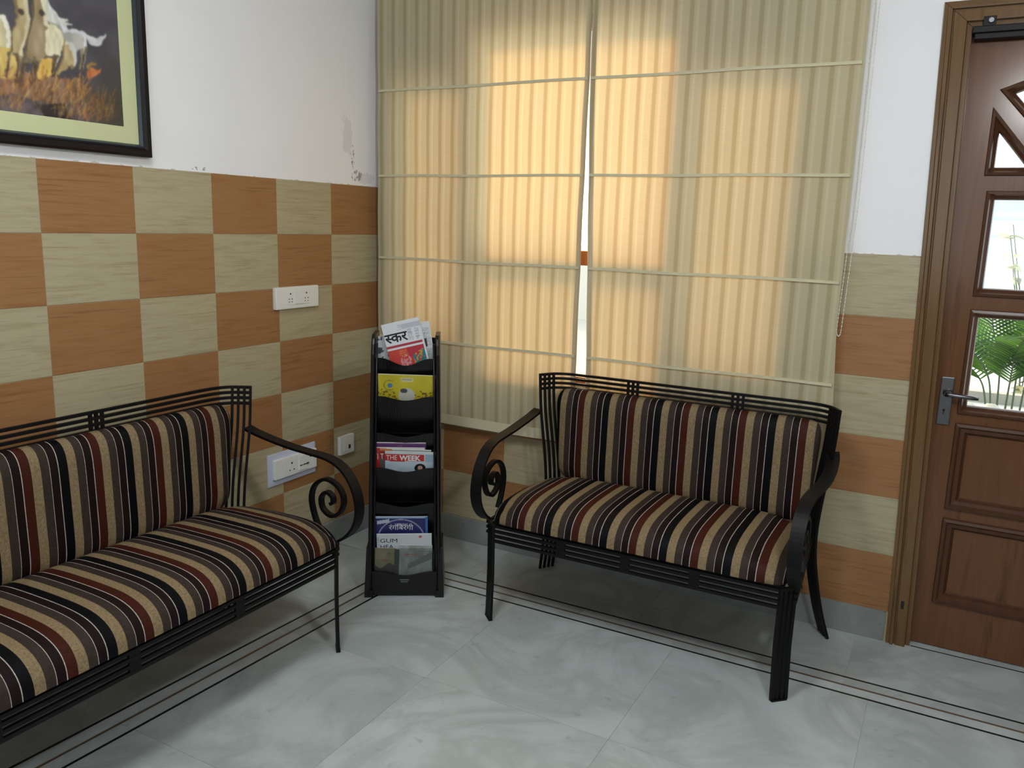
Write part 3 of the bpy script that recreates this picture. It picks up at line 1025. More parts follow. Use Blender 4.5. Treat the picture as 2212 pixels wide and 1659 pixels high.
# ------------------------------------------------------------------ printed rasters
def inside(poly, X, Y):
    r = np.zeros(X.shape, bool)
    n = len(poly)
    for i in range(n):
        x0, y0 = poly[i]; x1, y1 = poly[(i + 1) % n]
        c = ((y0 > Y) != (y1 > Y)) & (X < (x1 - x0) * (Y - y0) / ((y1 - y0) + 1e-12) + x0)
        r ^= c
    return r
def raster(name, w, h, step, fn, parent, rot=None, loc=(0, 0, 0), curve=0.0):
    """printed sheet in the local XZ plane facing -y; fn(X, Z) returns sRGB 0..255"""
    nx, nz = max(2, int(w / step)), max(2, int(h / step))
    xs = np.linspace(-w / 2, w / 2, nx + 1); zs = np.linspace(0, h, nz + 1)
    X, Z = np.meshgrid(xs, zs)
    C = nplin(np.clip(fn(X, Z), 0, 255))
    Yv = -curve * (1 - (2 * X / w) ** 2)
    v = np.stack([X, Yv, Z], -1).reshape(-1, 3)
    idx = np.arange((nx + 1) * (nz + 1)).reshape(nz + 1, nx + 1)
    f = np.stack([idx[:-1, :-1], idx[:-1, 1:], idx[1:, 1:], idx[1:, :-1]], -1).reshape(-1, 4)
    me = bpy.data.meshes.new(name)
    me.from_pydata(v.tolist(), [], f.tolist())
    at = me.color_attributes.new('Col', 'FLOAT_COLOR', 'POINT')
    cc = np.ones((v.shape[0], 4), np.float32); cc[:, :3] = C.reshape(-1, 3)
    at.data.foreach_set('color', cc.ravel())
    o = obj(name, me, 'printed_paper', parent)
    o.location = loc
    return o
def text(body, size, mat, parent, loc, rot_y=0.0, bold=0.0, name='lettering', align='LEFT', sx=1.0):
    cu = bpy.data.curves.new(name, 'FONT')
    cu.body = body; cu.size = size; cu.align_x = align; cu.offset = bold; cu.resolution_u = 3
    tmp = bpy.data.objects.new('tmp', cu)
    COL.objects.link(tmp)
    bpy.context.view_layer.update()
    me = bpy.data.meshes.new_from_object(tmp)
    bpy.data.objects.remove(tmp); bpy.data.curves.remove(cu)
    me.transform(Matrix.Rotation(PI / 2, 4, 'X') @ Matrix.Diagonal((sx, 1, 1, 1)))
    me.materials.clear()
    o = obj(name, me, mat, parent)
    o.location = loc
    o.rotation_euler = (0, rot_y, 0)
    return o

# ------------------------------------------------------------------ framed picture
PR = dict({
    'horse_left': [(-0.368, 0.25), (-0.351, 0.245), (-0.333, 0.244), (-0.324, 0.22), (-0.322, 0.188), (-0.33, 0.137), (-0.337, 0.092), (-0.353, 0.086), (-0.46, 0.081), (-0.47, 0.2), (-0.43, 0.25)],
    'gold_left': [(-0.45, 0.151), (-0.34, 0.164), (-0.302, 0.165), (-0.309, 0.093), (-0.347, 0.081), (-0.45, 0.075)],
    'horse_b': [(-0.325, 0.36), (-0.30, 0.40), (-0.27, 0.36), (-0.269, 0.305), (-0.267, 0.255), (-0.271, 0.225), (-0.282, 0.196), (-0.296, 0.149), (-0.303, 0.124), (-0.31, 0.093), (-0.318, 0.092), (-0.311, 0.123), (-0.314, 0.146), (-0.326, 0.146), (-0.333, 0.119), (-0.342, 0.089), (-0.349, 0.088), (-0.341, 0.117), (-0.33, 0.151), (-0.323, 0.2), (-0.31, 0.228), (-0.304, 0.253), (-0.31, 0.295)],
    'gold_mid': [(-0.242, 0.152), (-0.208, 0.162), (-0.206, 0.14), (-0.219, 0.111), (-0.257, 0.095), (-0.258, 0.119)],
    'horse_d': [(-0.22, 0.304), (-0.207, 0.298), (-0.189, 0.275), (-0.169, 0.261), (-0.16, 0.245), (-0.128, 0.251), (-0.11, 0.249), (-0.1, 0.241), (-0.102, 0.209), (-0.11, 0.176), (-0.124, 0.142), (-0.133, 0.144), (-0.123, 0.18), (-0.123, 0.199), (-0.136, 0.193), (-0.146, 0.151), (-0.158, 0.139), (-0.162, 0.176), (-0.174, 0.208), (-0.218, 0.245)],
    'tail': [(-0.107, 0.243), (-0.096, 0.242), (-0.078, 0.238), (-0.059, 0.243), (-0.037, 0.259), (-0.048, 0.235), (-0.065, 0.219), (-0.082, 0.213), (-0.096, 0.22)],
    'mane': [(-0.22, 0.33), (-0.204, 0.293), (-0.182, 0.274), (-0.155, 0.27), (-0.166, 0.262), (-0.141, 0.262), (-0.17, 0.252), (-0.197, 0.252), (-0.22, 0.259)],
    'horse_c': [(-0.265, 0.36), (-0.24, 0.41), (-0.215, 0.36), (-0.219, 0.316), (-0.218, 0.248), (-0.198, 0.248), (-0.178, 0.235), (-0.173, 0.211), (-0.181, 0.185), (-0.19, 0.171), (-0.198, 0.142), (-0.215, 0.111), (-0.222, 0.11), (-0.206, 0.147), (-0.208, 0.165), (-0.232, 0.16), (-0.253, 0.138), (-0.259, 0.107), (-0.266, 0.088), (-0.276, 0.086), (-0.266, 0.118), (-0.26, 0.136), (-0.278, 0.14), (-0.29, 0.111), (-0.297, 0.093), (-0.309, 0.092), (-0.301, 0.124), (-0.29, 0.15), (-0.282, 0.196), (-0.268, 0.237), (-0.26, 0.254), (-0.257, 0.307)],
    'horse_e': [(-0.173, 0.211), (-0.152, 0.212), (-0.138, 0.196), (-0.135, 0.165), (-0.147, 0.144), (-0.164, 0.148), (-0.176, 0.133), (-0.209, 0.109), (-0.185, 0.157)],
    'rock': [(-0.9, 0.035), (-0.388, 0.031), (-0.331, 0.048), (-0.275, 0.038), (-0.215, 0.037), (-0.172, 0.049), (-0.13, 0.035), (-0.115, -0.012), (-0.9, -0.016)],
    'darkrock': [(-0.266, 0.027), (-0.186, 0.044), (-0.162, -0.004), (-0.245, -0.004)],
    'leaf': [(-0.111, 0.144), (-0.092, 0.154), (-0.077, 0.15), (-0.062, 0.155), (-0.074, 0.137), (-0.105, 0.119)],
    'leaf2': [(-0.11, 0.157), (-0.091, 0.17), (-0.076, 0.168), (-0.092, 0.157), (-0.107, 0.148)],
})
def vnoise(X, Y, fx, fy, seed):
    r = np.random.RandomState(seed)
    t = r.rand(64, 64)
    x = X * fx + 100.3; y = Y * fy + 100.7
    xi = np.floor(x).astype(int); yi = np.floor(y).astype(int)
    a = x - xi; b = y - yi
    a = a * a * (3 - 2 * a); b = b * b * (3 - 2 * b)
    g = lambda i, j: t[i % 64, j % 64]
    return (g(xi, yi) * (1 - a) + g(xi + 1, yi) * a) * (1 - b) + (g(xi, yi + 1) * (1 - a) + g(xi + 1, yi + 1) * a) * b
PW, PH = 0.88, 0.62
def painting(X, Z):
    A = X - PW / 2                        # 0 at the right edge, negative to the left
    wob = (vnoise(A, Z, 90, 90, 1) - 0.5) * 0.006
    Aw, Zw = A + wob, Z + (vnoise(A, Z, 90, 90, 2) - 0.5) * 0.006
    out = np.zeros(X.shape + (3,))
    def put(mask, col, var=18, seed=3, fx=120, fz=60):
        n = (vnoise(A, Z, fx, fz, seed) - 0.5) * 2 * var
        for k in range(3):
            out[..., k] = np.where(mask, col[k] + n, out[..., k])
    def horse(key, col, lite, shade, var, seed, fx=60, fz=30):
        m = inside(PR[key], Aw, Zw)
        put(m, col, var, seed, fx, fz)
        put(m & ~inside(PR[key], Aw + 0.012, Zw + 0.010) & (Z > 0.15), lite, var * 0.6, seed + 40, fx, fz)
        put(m & ~inside(PR[key], Aw - 0.007, Zw - 0.006), shade, var * 0.8, seed + 60, fx, fz)
    full = np.ones(X.shape, bool)
    put(full, (76, 73, 80), 8, 5, 25, 25)
    right = np.clip(1 - (-A) / 0.12, 0, 1) * np.clip(1 - (Z - 0.02) / 0.22, 0, 1)
    for k, c in enumerate((66, 60, 46)):
        out[..., k] = out[..., k] * (1 - right) + c * right
    ground = Zw < 0.105 + 0.02 * vnoise(A, Z, 40, 2, 8)
    ground &= A < -0.10 - 0.05 * vnoise(A, Z, 30, 30, 9)
    put(ground, (128, 96, 74), 34, 11, 130, 40)
    put(inside(PR['rock'], Aw, Zw), (92, 82, 86), 22, 12, 60, 60)
    put(inside(PR['darkrock'], Aw, Zw), (40, 32, 34), 8, 13)
    horse('horse_left', (200, 188, 148), (226, 224, 206), (170, 150, 104), 20, 14)
    put(inside(PR['gold_left'], Aw, Zw), (214, 186, 108), 26, 15, 70, 40)
    horse('horse_d', (178, 176, 168), (214, 216, 218), (150, 142, 116), 18, 16)
    put(inside(PR['mane'], Aw, Zw), (214, 214, 206), 20, 17, 160, 60)
    put(inside(PR['tail'], Aw, Zw), (206, 206, 208), 16, 18)
    horse('horse_e', (184, 164, 118), (206, 204, 196), (150, 122, 74), 22, 19)
    put(inside(PR['gold_mid'], Aw, Zw), (222, 180, 92), 20, 20)
    horse('horse_b', (180, 162, 118), (216, 204, 170), (124, 106, 72), 24, 21, 70, 26)
    hc = inside(PR['horse_c'], Aw, Zw)
    horse('horse_c', (160, 142, 108), (222, 214, 188), (108, 92, 66), 26, 22, 60, 24)
    put(hc & (A > -0.235 + 0.02 * vnoise(A, Z, 60, 60, 23)) & (Z > 0.16), (224, 214, 182), 18, 24)
    put(hc & (Z < 0.135), (96, 78, 58), 26, 25)
    for (a0, z0, a1, z1) in ((-0.330, 0.150, -0.343, 0.089), (-0.309, 0.150, -0.315, 0.092), (-0.288, 0.155, -0.303, 0.093), (-0.262, 0.150, -0.270, 0.087),
                             (-0.278, 0.145, -0.262, 0.130), (-0.197, 0.168, -0.218, 0.110), (-0.106, 0.205, -0.127, 0.143), (-0.205, 0.165, -0.213, 0.112)):
        L = math.hypot(a1 - a0, z1 - z0)
        tt = np.clip(((Aw - a0) * (a1 - a0) + (Zw - z0) * (z1 - z0)) / (L * L), 0, 1)
        d = np.hypot(Aw - a0 - tt * (a1 - a0), Zw - z0 - tt * (z1 - z0))
        put(d < 0.0046 - 0.0026 * tt, (112, 96, 72), 22, 33)
        put((d < 0.0022) & (tt > 0.35), (70, 56, 44), 12, 34)
    for c in ((-0.232, 0.272), (-0.29, 0.262)):      # muzzles
        put((A - c[0]) ** 2 + (Z - c[1]) ** 2 < 0.008 ** 2, (70, 58, 50), 10, 26)
    put(inside(PR['leaf'], Aw, Zw), (190, 112, 62), 24, 27)
    put(inside(PR['leaf2'], Aw, Zw), (150, 116, 62), 20, 28)
    r = random.Random(9)
    for i in range(420):                               # grass strokes
        u = r.random()
        a0 = -0.06 - 0.42 * u if i % 3 else -0.03 - 0.16 * r.random()
        z0 = 0.0 + 0.10 * r.random() * (1 if a0 < -0.12 else 0.7)
        L = 0.015 + 0.035 * r.random(); an = 1.2 + 1.1 * (r.random() - 0.5)
        a1, z1 = a0 + L * math.cos(an), z0 + L * math.sin(an)
        d = np.abs((A - a0) * (z1 - z0) - (Z - z0) * (a1 - a0)) / L
        tt = ((A - a0) * (a1 - a0) + (Z - z0) * (z1 - z0)) / (L * L)
        m = (d < 0.0013) & (tt > 0) & (tt < 1)
        col = [(196, 142, 70), (170, 118, 62), (206, 166, 96), (120, 96, 56), (150, 90, 66)][i % 5]
        if a0 > -0.12: col = tuple(c * 0.72 for c in col)
        for k in range(3):
            out[..., k] = np.where(m, col[k] * 0.75 + out[..., k] * 0.25, out[..., k])
    for _ in range(3):                                 # soften like brushwork
        p = np.pad(out, ((1, 1), (1, 1), (0, 0)), mode='edge')
        out = (p[1:-1, 1:-1] * 2 + p[:-2, 1:-1] + p[2:, 1:-1] + p[1:-1, :-2] + p[1:-1, 2:]) / 6
    return out
pic = empty('framed_picture', (0.002, -1.193, 1.573), PI / 2)
tag(pic, 'dark framed painting of galloping white horses with a pale green mount, on the left wall', 'picture')
# local x runs to the viewer's right, right outer edge at x = 0, wall at y = 0
FW_, MWd = 0.036, 0.050
OW, OH = PW + 2 * (FW_ + MWd), PH + 2 * (FW_ + MWd)
outer = rect(-OW, 0, 0, OH)
moulding('frame', 'frame_dark', outer, [(0.0, 0.0), (0.0, -0.022), (0.006, -0.030), (0.018, -0.028), (0.026, -0.020)], pic)
moulding('frame_lip', 'frame_lip', outer, [(0.026, -0.020), (0.030, -0.022), (0.036, -0.014), (0.036, -0.006)], pic)
moulding('mount', 'mat_green', inset(outer, FW_ - 0.001), [(0.0, -0.010), (MWd - 0.001, -0.010), (MWd, -0.008)], pic)
boxobj('backing', 'frame_dark', pic, -OW + 0.01, -0.01, -0.005, 0.001, 0.01, OH - 0.01)
raster('painting', PW + 0.004, PH + 0.004, 0.0019, painting, pic, loc=(-OW / 2, -0.0078, FW_ + MWd - 0.002))

# ------------------------------------------------------------------ magazine rack
rack = empty('magazine_rack', (0.560, -0.609, 0), math.radians(31.95))
tag(rack, 'tall black tiered magazine rack standing in the corner between the two settees', 'magazine rack')
RX = 0.012
def side_panel(sx):
    pts_f = [(0.122, -0.002, 0.94), (0.128, -0.002, 0.70), (0.133, -0.002, 0.30), (0.139, -0.002, 0.0)]
    mb = MB()
    zs = [0.0, 0.1, 0.25, 0.4, 0.55, 0.7, 0.85, 0.93, 0.965, 0.985, 0.997]
    fr = [-0.004] * 7 + [-0.004, 0.004, 0.016, 0.035]
    vs = []; fs = []
    for z, yf in zip(zs, fr):
        x1 = 0.139 - 0.0175 * z
        x0 = x1 - 0.016
        yb = 0.150 if z > 0.2 else 0.165
        for x, y in ((x0, yb), (x0, yf + 0.006), (x0 + 0.005, yf), (x1 - 0.005, yf), (x1, yf + 0.006), (x1, yb)):
            vs.append((RX + sx * x, y, z))
    n = 6
    for i in range(len(zs) - 1):
        for j in range(n):
            fs.append((i * n + j, i * n + (j + 1) % n, (i + 1) * n + (j + 1) % n, (i + 1) * n + j))
    fs += [tuple(range(n)), tuple((len(zs) - 1) * n + j for j in range(n))]
    mb.add(vs, fs)
    o = mb.build('side_panel', 'rack_black', rack)
    # rounded bead along the inside front edge
    MB().tube([(RX + sx * (0.118 - 0.0175 * z), 0.004, z) for z in (0.10, 0.4, 0.7, 0.97)], 0.004, 8).build('edge_bead', 'rack_black', rack)
    # foot
    MB().box(RX + sx * 0.128 - 0.012, RX + sx * 0.128 + 0.012, -0.012, 0.185, 0.0, 0.028).build('foot', 'rack_black', rack, 0.004)
    MB().hexa([(RX + sx * 0.131, -0.012, 0.0), (RX + sx * 0.150, -0.012, 0.0), (RX + sx * 0.150, 0.180, 0.0), (RX + sx * 0.131, 0.180, 0.0),
               (RX + sx * 0.131, 0.0, 0.20), (RX + sx * 0.142, 0.0, 0.20), (RX + sx * 0.142, 0.150, 0.20), (RX + sx * 0.131, 0.150, 0.20)]).build('foot_plate', 'rack_black', rack, 0.003)
side_panel(-1); side_panel(1)
boxobj('back_panel', 'rack_black', rack, RX - 0.112, RX + 0.112, 0.140, 0.148, 0.02, 0.975)
def pocket(zt, drop, zb, y0, y1):
    """pocket front with a scooped top edge"""
    n = 24; vs = []; fs = []
    hwid = 0.139 - 0.0175 * zt - 0.0155
    for i in range(n + 1):
        s = -1 + 2 * i / n
        x = RX + hwid * s
        sc_ = drop * 0.5 * (1 + math.cos(PI * min(1, abs(s) / 0.85)))
        z = zt - sc_
        for (zz, yy) in ((z, y0), (z, y0 + 0.004), (zb, y1), (zb, y1 + 0.004)):
            f = (zt - zz) / (zt - zb) if zt > zb else 0
            vs.append((x, yy, zz))
    for i in range(n):
        a = 4 * i; b = a + 4
        fs += [(a, b, b + 1, a + 1), (a + 2, a + 3, b + 3, b + 2), (a, a + 2, b + 2, b), (a + 1, b + 1, b + 3, a + 3)]
    fs += [(0, 1, 3, 2), (4 * n, 4 * n + 2, 4 * n + 3, 4 * n + 1)]
    MB().add(vs, fs).build('pocket_front', 'rack_black', rack)
    if zb > 0.15:
        boxobj('shelf', 'rack_black', rack, RX - hwid, RX + hwid, y1, 0.141, zb - 0.004, zb)
for zt, d in ((0.917, 0.027), (0.776, 0.015), (0.640, 0.016), (0.507, 0.016), (0.371, 0.016)):
    pocket(zt, d, zt - 0.150, 0.002, 0.062)
pocket(0.101, 0.016, 0.006, -0.002, 0.000)
boxobj('base_shelf', 'rack_black', rack, RX - 0.118, RX + 0.118, 0.0, 0.141, 0.006, 0.014)
MB().prism([(RX - 0.116, 0, 0.080), (RX + 0.116, 0, 0.080), (RX + 0.116, 0, 0.192), (RX - 0.116, 0, 0.192)], (0, 0.0030, 0), (0, 0.0045, 0)).build('clear_front', 'acrylic_clear', rack)
for i_, (a_, b_) in enumerate(((-0.017, 0.018), (-0.013, 0.014))):
    for k_ in range(7):
        x_ = RX + a_ + (b_ - a_) * k_ / 7
        boxobj('maker_lettering', 'ink_grey', rack, x_, x_ + (b_ - a_) / 9, -0.0026, -0.0015, 0.066 - 0.008 * i_, 0.0705 - 0.008 * i_)

RM = Matrix.Rotation(math.radians(31.95), 4, 'Z'); RM.translation = Vector((0.560, -0.609, 0))
def sheet(name, label, cat, x, z, y, tilt, lean, w, h, th, fn, step=0.003, group=None, curve=0.0, roundness=0.0, pages='paper_white'):
    """magazine or paper in the rack: (x, z) is the middle of its top edge in rack coordinates"""
    root = empty(name)
    m = RM @ Matrix.Translation((x, y, z)) @ Matrix.Rotation(-tilt, 4, 'Y') @ Matrix.Rotation(lean, 4, 'X') @ Matrix.Translation((0, 0, -h))
    root.matrix_world = m
    tag(root, label, cat, group)
    MB().box(-w / 2, w / 2, 0.0003, th, 0.0, h - 0.0005).build('pages', pages, root, min(0.0012, th * 0.3))
    raster('cover', w, h, step, fn, root, curve=curve)
    return root
def flat(col):
    return np.array(col, float)
def canvas(X, col):
    o = np.zeros(X.shape + (3,)); o[...] = col
    return o
def fill(o, m, col):
    o[m] = col
def greek(o, X, Z, x0, x1, z0, z1, col=(150, 152, 156), pitch=0.004, seed=1):
    n = vnoise(X, Z, 700, 250, seed)
    m = (X > x0) & (X < x1) & (Z > z0) & (Z < z1) & (np.mod(Z, pitch) < pitch * 0.5) & (n > 0.35)
    o[m] = np.array(col)

# newspapers in the top pocket
HN = 0.215
def news_main(X, Z):
    o = canvas(X, (214, 218, 222)); h = HN
    greek(o, X, Z, -0.015, 0.062, h - 0.030, h - 0.010, (176, 178, 186), 0.005, 2)
    fill(o, (X > 0.0) & (Z > h - 0.030) & (Z < h - 0.012), (186, 188, 198))
    greek(o, X, Z, 0.018, 0.034, h - 0.075, h - 0.034, (150, 150, 160), 0.004, 3)
    greek(o, X, Z, 0.042, 0.058, h - 0.075, h - 0.034, (140, 140, 150), 0.004, 4)
    fill(o, (X < 0.062) & (Z < h - 0.082) & (Z > h - 0.092), (170, 50, 58))
    fill(o, (X < 0.062) & (Z < h - 0.098), (196, 62, 52))
    fill(o, (X < 0.062) & (X > 0.0) & (Z < h - 0.098) & (Z > h - 0.135), (178, 44, 58))
    fill(o, ((X + 0.012) ** 2 + ((Z - (h - 0.148)) * 0.8) ** 2 < 0.020 ** 2) & (vnoise(X, Z, 250, 250, 6) > 0.4), (214, 150, 150))
    greek(o, X, Z, -0.03, 0.0, h - 0.128, h - 0.106, (220, 140, 60), 0.007, 7)
    c = (X > 0.018) & (X < 0.062) & (Z < h - 0.13 + 0.5 * (X - 0.02)) & (Z < h - 0.115)
    fill(o, c & (vnoise(X, Z, 120, 120, 8) > 0.3), (30, 120, 130))
    fill(o, c & (vnoise(X, Z, 160, 160, 9) > 0.62), (210, 150, 50))
    return o
nm = sheet('newspaper', 'folded white newspaper with a bold black masthead and red picture in the top rack pocket', 'newspaper',
           -0.010, 1.048, 0.022, math.radians(14), math.radians(4), 0.138, HN, 0.012, news_main, 0.0018)
mh = text('स', 0.050, 'ink_black', nm, (-0.0665, -0.0006, HN - 0.071), bold=0.0011, name='masthead')
bmh = bmesh.new(); bmh.from_mesh(mh.data)
xs_ = [v.co.x for v in bmh.verts]
cut = min(xs_) + (max(xs_) - min(xs_)) * 0.66
bmesh.ops.bisect_plane(bmh, geom=list(bmh.verts) + list(bmh.edges) + list(bmh.faces), plane_co=(cut, 0, 0), plane_no=(1, 0, 0), clear_outer=True)
bmh.to_mesh(mh.data); bmh.free()
text('कर', 0.050, 'ink_black', nm, (-0.0665 + cut - 0.002, -0.0006, HN - 0.071), bold=0.0011, name='masthead')
def news_side(X, Z):
    o = canvas(X, (208, 212, 214)); h = 0.20
    greek(o, X, Z, 0.0, 0.05, h - 0.09, h - 0.02, (150, 152, 160), 0.004, 12)
    fill(o, (X > 0.012) & (X < 0.036) & (Z < h - 0.060) & (Z > h - 0.092), (70, 58, 52))
    greek(o, X, Z, 0.0, 0.05, h - 0.16, h - 0.10, (150, 152, 160), 0.004, 13)
    return o
sheet('newspaper', 'grey printed newspaper tucked behind the one with the red picture', 'newspaper',
      0.040, 1.040, 0.042, math.radians(9), math.radians(5), 0.110, 0.20, 0.008, news_side, 0.0022)
def news_left(X, Z):
    o = canvas(X, (196, 200, 202)); h = 0.17
    fill(o, vnoise(X, Z, 130, 90, 15) > 0.62, (70, 72, 78))
    return o
sheet('newspaper', 'narrow folded newspaper edge at the left side of the top rack pocket', 'newspaper',
      -0.052, 0.985, 0.056, math.radians(-4), math.radians(5), 0.080, 0.17, 0.006, news_left, 0.003)

# yellow magazine
def cover_yellow(X, Z):
    o = canvas(X, (196, 184, 44)); h = 0.20
    o += ((vnoise(X, Z, 30, 30, 20) - 0.5) * 20)[..., None]
    fill(o, Z > h - 0.004, (214, 206, 150))
    bx = (X > -0.022) & (X < 0.024) & (Z > h - 0.029) & (Z < h - 0.012)
    fill(o, bx, (206, 204, 150))
    greek(o, X, Z, -0.018, 0.020, h - 0.026, h - 0.015, (120, 120, 130), 0.004, 21)
    d = np.hypot(X + 0.062, (Z - (h - 0.045)))
    fill(o, (np.abs(d - 0.020) < 0.0012) & (X < -0.05), (120, 112, 40))
    fill(o, np.hypot((X + 0.060) / 0.009, (Z - (h - 0.046)) / 0.010) < 1, (70, 120, 160))
    fill(o, (np.hypot(X / 0.030, (Z - (h - 0.085)) / 0.030) < 1), (190, 190, 176))
    fill(o, (np.hypot((X + 0.010) / 0.013, (Z - (h - 0.066)) / 0.010) < 1), (70, 72, 66))
    fill(o, (Z < h - 0.066 + 0.006 * np.sin(X * 400)) & (np.abs(X) > 0.03) & (vnoise(X, Z, 200, 200, 24) > 0.62), (120, 96, 40))
    return o
sheet('magazine', 'bright yellow magazine in the second rack pocket', 'magazine', 0.017, 0.857, 0.004, math.radians(-1.0), math.radians(16), 0.206, 0.20, 0.003, cover_yellow, 0.002)

# fourth pocket: purple, red and news magazines
def cover_purple(X, Z):
    o = canvas(X, (96, 52, 106)); h = 0.20
    fill(o, Z > h - 0.004, (196, 186, 190))
    greek(o, X, Z, -0.015, 0.01, h - 0.018, h - 0.010, (150, 120, 150), 0.004, 31)
    return o
sheet('magazine', 'purple magazine with a pale top edge behind the red one in the rack', 'magazine', -0.010, 0.601, 0.0125, 0.0, math.radians(17), 0.196, 0.20, 0.003, cover_purple, 0.0025)
def cover_red(X, Z):
    o = canvas(X, (188, 48, 42)); h = 0.20
    fill(o, Z > h - 0.003, (206, 196, 190))
    fill(o, (np.hypot((X + 0.055) / 0.011, (Z - (h - 0.016)) / 0.012) < 1), (206, 146, 50))
    fill(o, X > -0.045, (206, 206, 200))
    return o
rm_ = sheet('magazine', 'red covered magazine showing white capitals between the purple and blue-grey magazines', 'magazine', -0.012, 0.583, 0.0088, 0.0, math.radians(17), 0.192, 0.20, 0.003, cover_red, 0.002)
text('TI', 0.036, 'ink_white', rm_, (-0.093, -0.0008, 0.20 - 0.052), sx=0.62)
def cover_inner(X, Z):
    o = canvas(X, (150, 40, 40)); h = 0.19
    fill(o, Z > h - 0.010, (190, 120, 60))
    fill(o, Z < h - 0.042, (90, 84, 84))
    fill(o, X > -0.05, (196, 200, 196))
    fill(o, (X > -0.05) & (Z < h - 0.004) & (Z > h - 0.008), (50, 50, 48))
    return o
im_ = sheet('magazine', 'dark red magazine sliver squeezed between two other magazines, with one white letter', 'magazine', 0.014, 0.577, 0.0058, math.radians(-1.2), math.radians(17), 0.188, 0.19, 0.003, cover_inner, 0.002)
text('T', 0.034, 'ink_white', im_, (-0.0925, -0.0008, 0.19 - 0.044), sx=0.62)
def cover_week(X, Z):
    o = canvas(X, (198, 206, 210)); h = 0.19
    fill(o, (Z < h - 0.042), (186, 202, 214))
    o += ((vnoise(X, Z, 40, 40, 41) - 0.5) * 16)[..., None]
    fill(o, (X > 0.054) & (Z < h - 0.010) & (Z > h - 0.042), (150, 178, 190))
    fill(o, (X < 0.050) & (Z < h - 0.012) & (Z > h - 0.041), (188, 40, 40))
    fill(o, (X < -0.020) & (X > -0.076) & (Z < h - 0.040) & (Z > h - 0.045), (188, 40, 40))
    d = np.hypot(X - 0.036, (Z - (h - 0.072)))
    fill(o, d < 0.021, (24, 20, 20))
    fill(o, np.hypot((X - 0.036) / 0.009, (Z - (h - 0.070)) / 0.010) < 1, (196, 160, 140))
    return o
wk = sheet('magazine', 'white and blue news magazine with a red title banner in front of the other magazines', 'magazine', 0.032, 0.569, 0.0026, math.radians(-1.0), math.radians(17), 0.186, 0.19, 0.003, cover_week, 0.0018)
text('THE', 0.0310, 'ink_white', wk, (-0.089, -0.0008, 0.19 - 0.0375), sx=0.72)
text('WEEK', 0.0310, 'ink_white', wk, (-0.0395, -0.0008, 0.19 - 0.0375), bold=0.0011, sx=0.90)

# bottom pocket
def cover_blue(X, Z):
    o = canvas(X, (30, 34, 96)); h = 0.24
    fill(o, (Z > h - 0.006), (150, 168, 200))
    fill(o, (X > 0.090) | (X < -0.096), (50, 104, 170))
    d = np.hypot(X, Z - (h - 0.100))
    fill(o, np.abs(d - 0.088) < 0.0024, (150, 150, 176))
    greek(o, X, Z, -0.024, 0.024, h - 0.036, h - 0.024, (150, 150, 180), 0.012, 55)
    q = (Z - (h - 0.020)) - 0.18 * (X + 0.06)
    fill(o, (X > -0.090) & (X < -0.044) & (np.abs(q) < 0.0075), (176, 184, 202))
    return o
bl = sheet('booklet', 'navy blue booklet with a pale ring and white lettering in the lowest rack pocket', 'booklet', -0.003, 0.314, 0.012, math.radians(0.5), math.radians(10), 0.200, 0.24, 0.005, cover_blue, 0.002)
text('रंगिबरंगी', 0.030, 'ink_white', bl, (0.0, -0.0008, 0.24 - 0.056), align='CENTER')
def cover_gum(X, Z):
    o = canvas(X, (196, 202, 206)); h = 0.20
    fill(o, Z > h - 0.004, (222, 228, 230))
    fill(o, np.hypot((X - 0.060) / 0.0065, (Z - (h - 0.014)) / 0.0045) < 1, (188, 80, 64))
    greek(o, X, Z, -0.102, -0.095, h - 0.10, h - 0.014, (90, 100, 110), 0.006, 51)
    return o
gm = sheet('leaflet', 'white leaflet with dark capitals and a red dot in front of the navy booklet', 'leaflet', 0.010, 0.249, 0.007, math.radians(0.9), math.radians(9), 0.206, 0.20, 0.003, cover_gum, 0.0025)
text('GUM', 0.0235, 'ink_black', gm, (-0.092, -0.0008, 0.20 - 0.0370), sx=1.30)
text('HEA', 0.0235, 'ink_black', gm, (-0.092, -0.0008, 0.20 - 0.0630), sx=1.15)
def cover_beige(X, Z):
    o = canvas(X, (146, 136, 100)); h = 0.16  # booklet tone darkened, pocket shade put into the colour
    o += ((vnoise(X, Z, 60, 60, 61) - 0.5) * 24)[..., None]
    greek(o, X, Z, 0.008, 0.030, h - 0.036, h - 0.022, (90, 76, 60), 0.008, 62)
    fill(o, Z < h - 0.072 + 0.01 * np.sin(X * 90), (50, 44, 42))
    return o
be = sheet('booklet', 'beige booklet with small brown print behind the clear front of the lowest pocket', 'booklet', -0.062, 0.191, 0.0090, 0.0, math.radians(3), 0.080, 0.16, 0.003, cover_beige, 0.0025)
text('the', 0.018, 'ink_red', be, (-0.012, -0.0008, 0.16 - 0.054))
def cover_np(X, Z):
    o = canvas(X, (150, 154, 150)); h = 0.17  # newsprint darkened to carry the shade of the low pocket
    o += ((vnoise(X, Z, 70, 40, 71) - 0.5) * 40)[..., None]
    greek(o, X, Z, -0.05, 0.01, h - 0.046, h - 0.034, (170, 90, 80), 0.012, 72)
    greek(o, X, Z, 0.0, 0.06, h - 0.055, h - 0.020, (130, 126, 120), 0.008, 73)
    fill(o, (Z < h - 0.06 + 0.6 * X) & (Z > h - 0.085 + 0.5 * X) & (X > -0.03), (116, 118, 112))
    return o
npb = sheet('newspaper', 'crumpled grey newspaper with faint red print behind the clear front of the lowest pocket', 'newspaper', 0.054, 0.203, 0.0060, math.radians(-1.0), math.radians(3), 0.124, 0.17, 0.005, cover_np, 0.002)
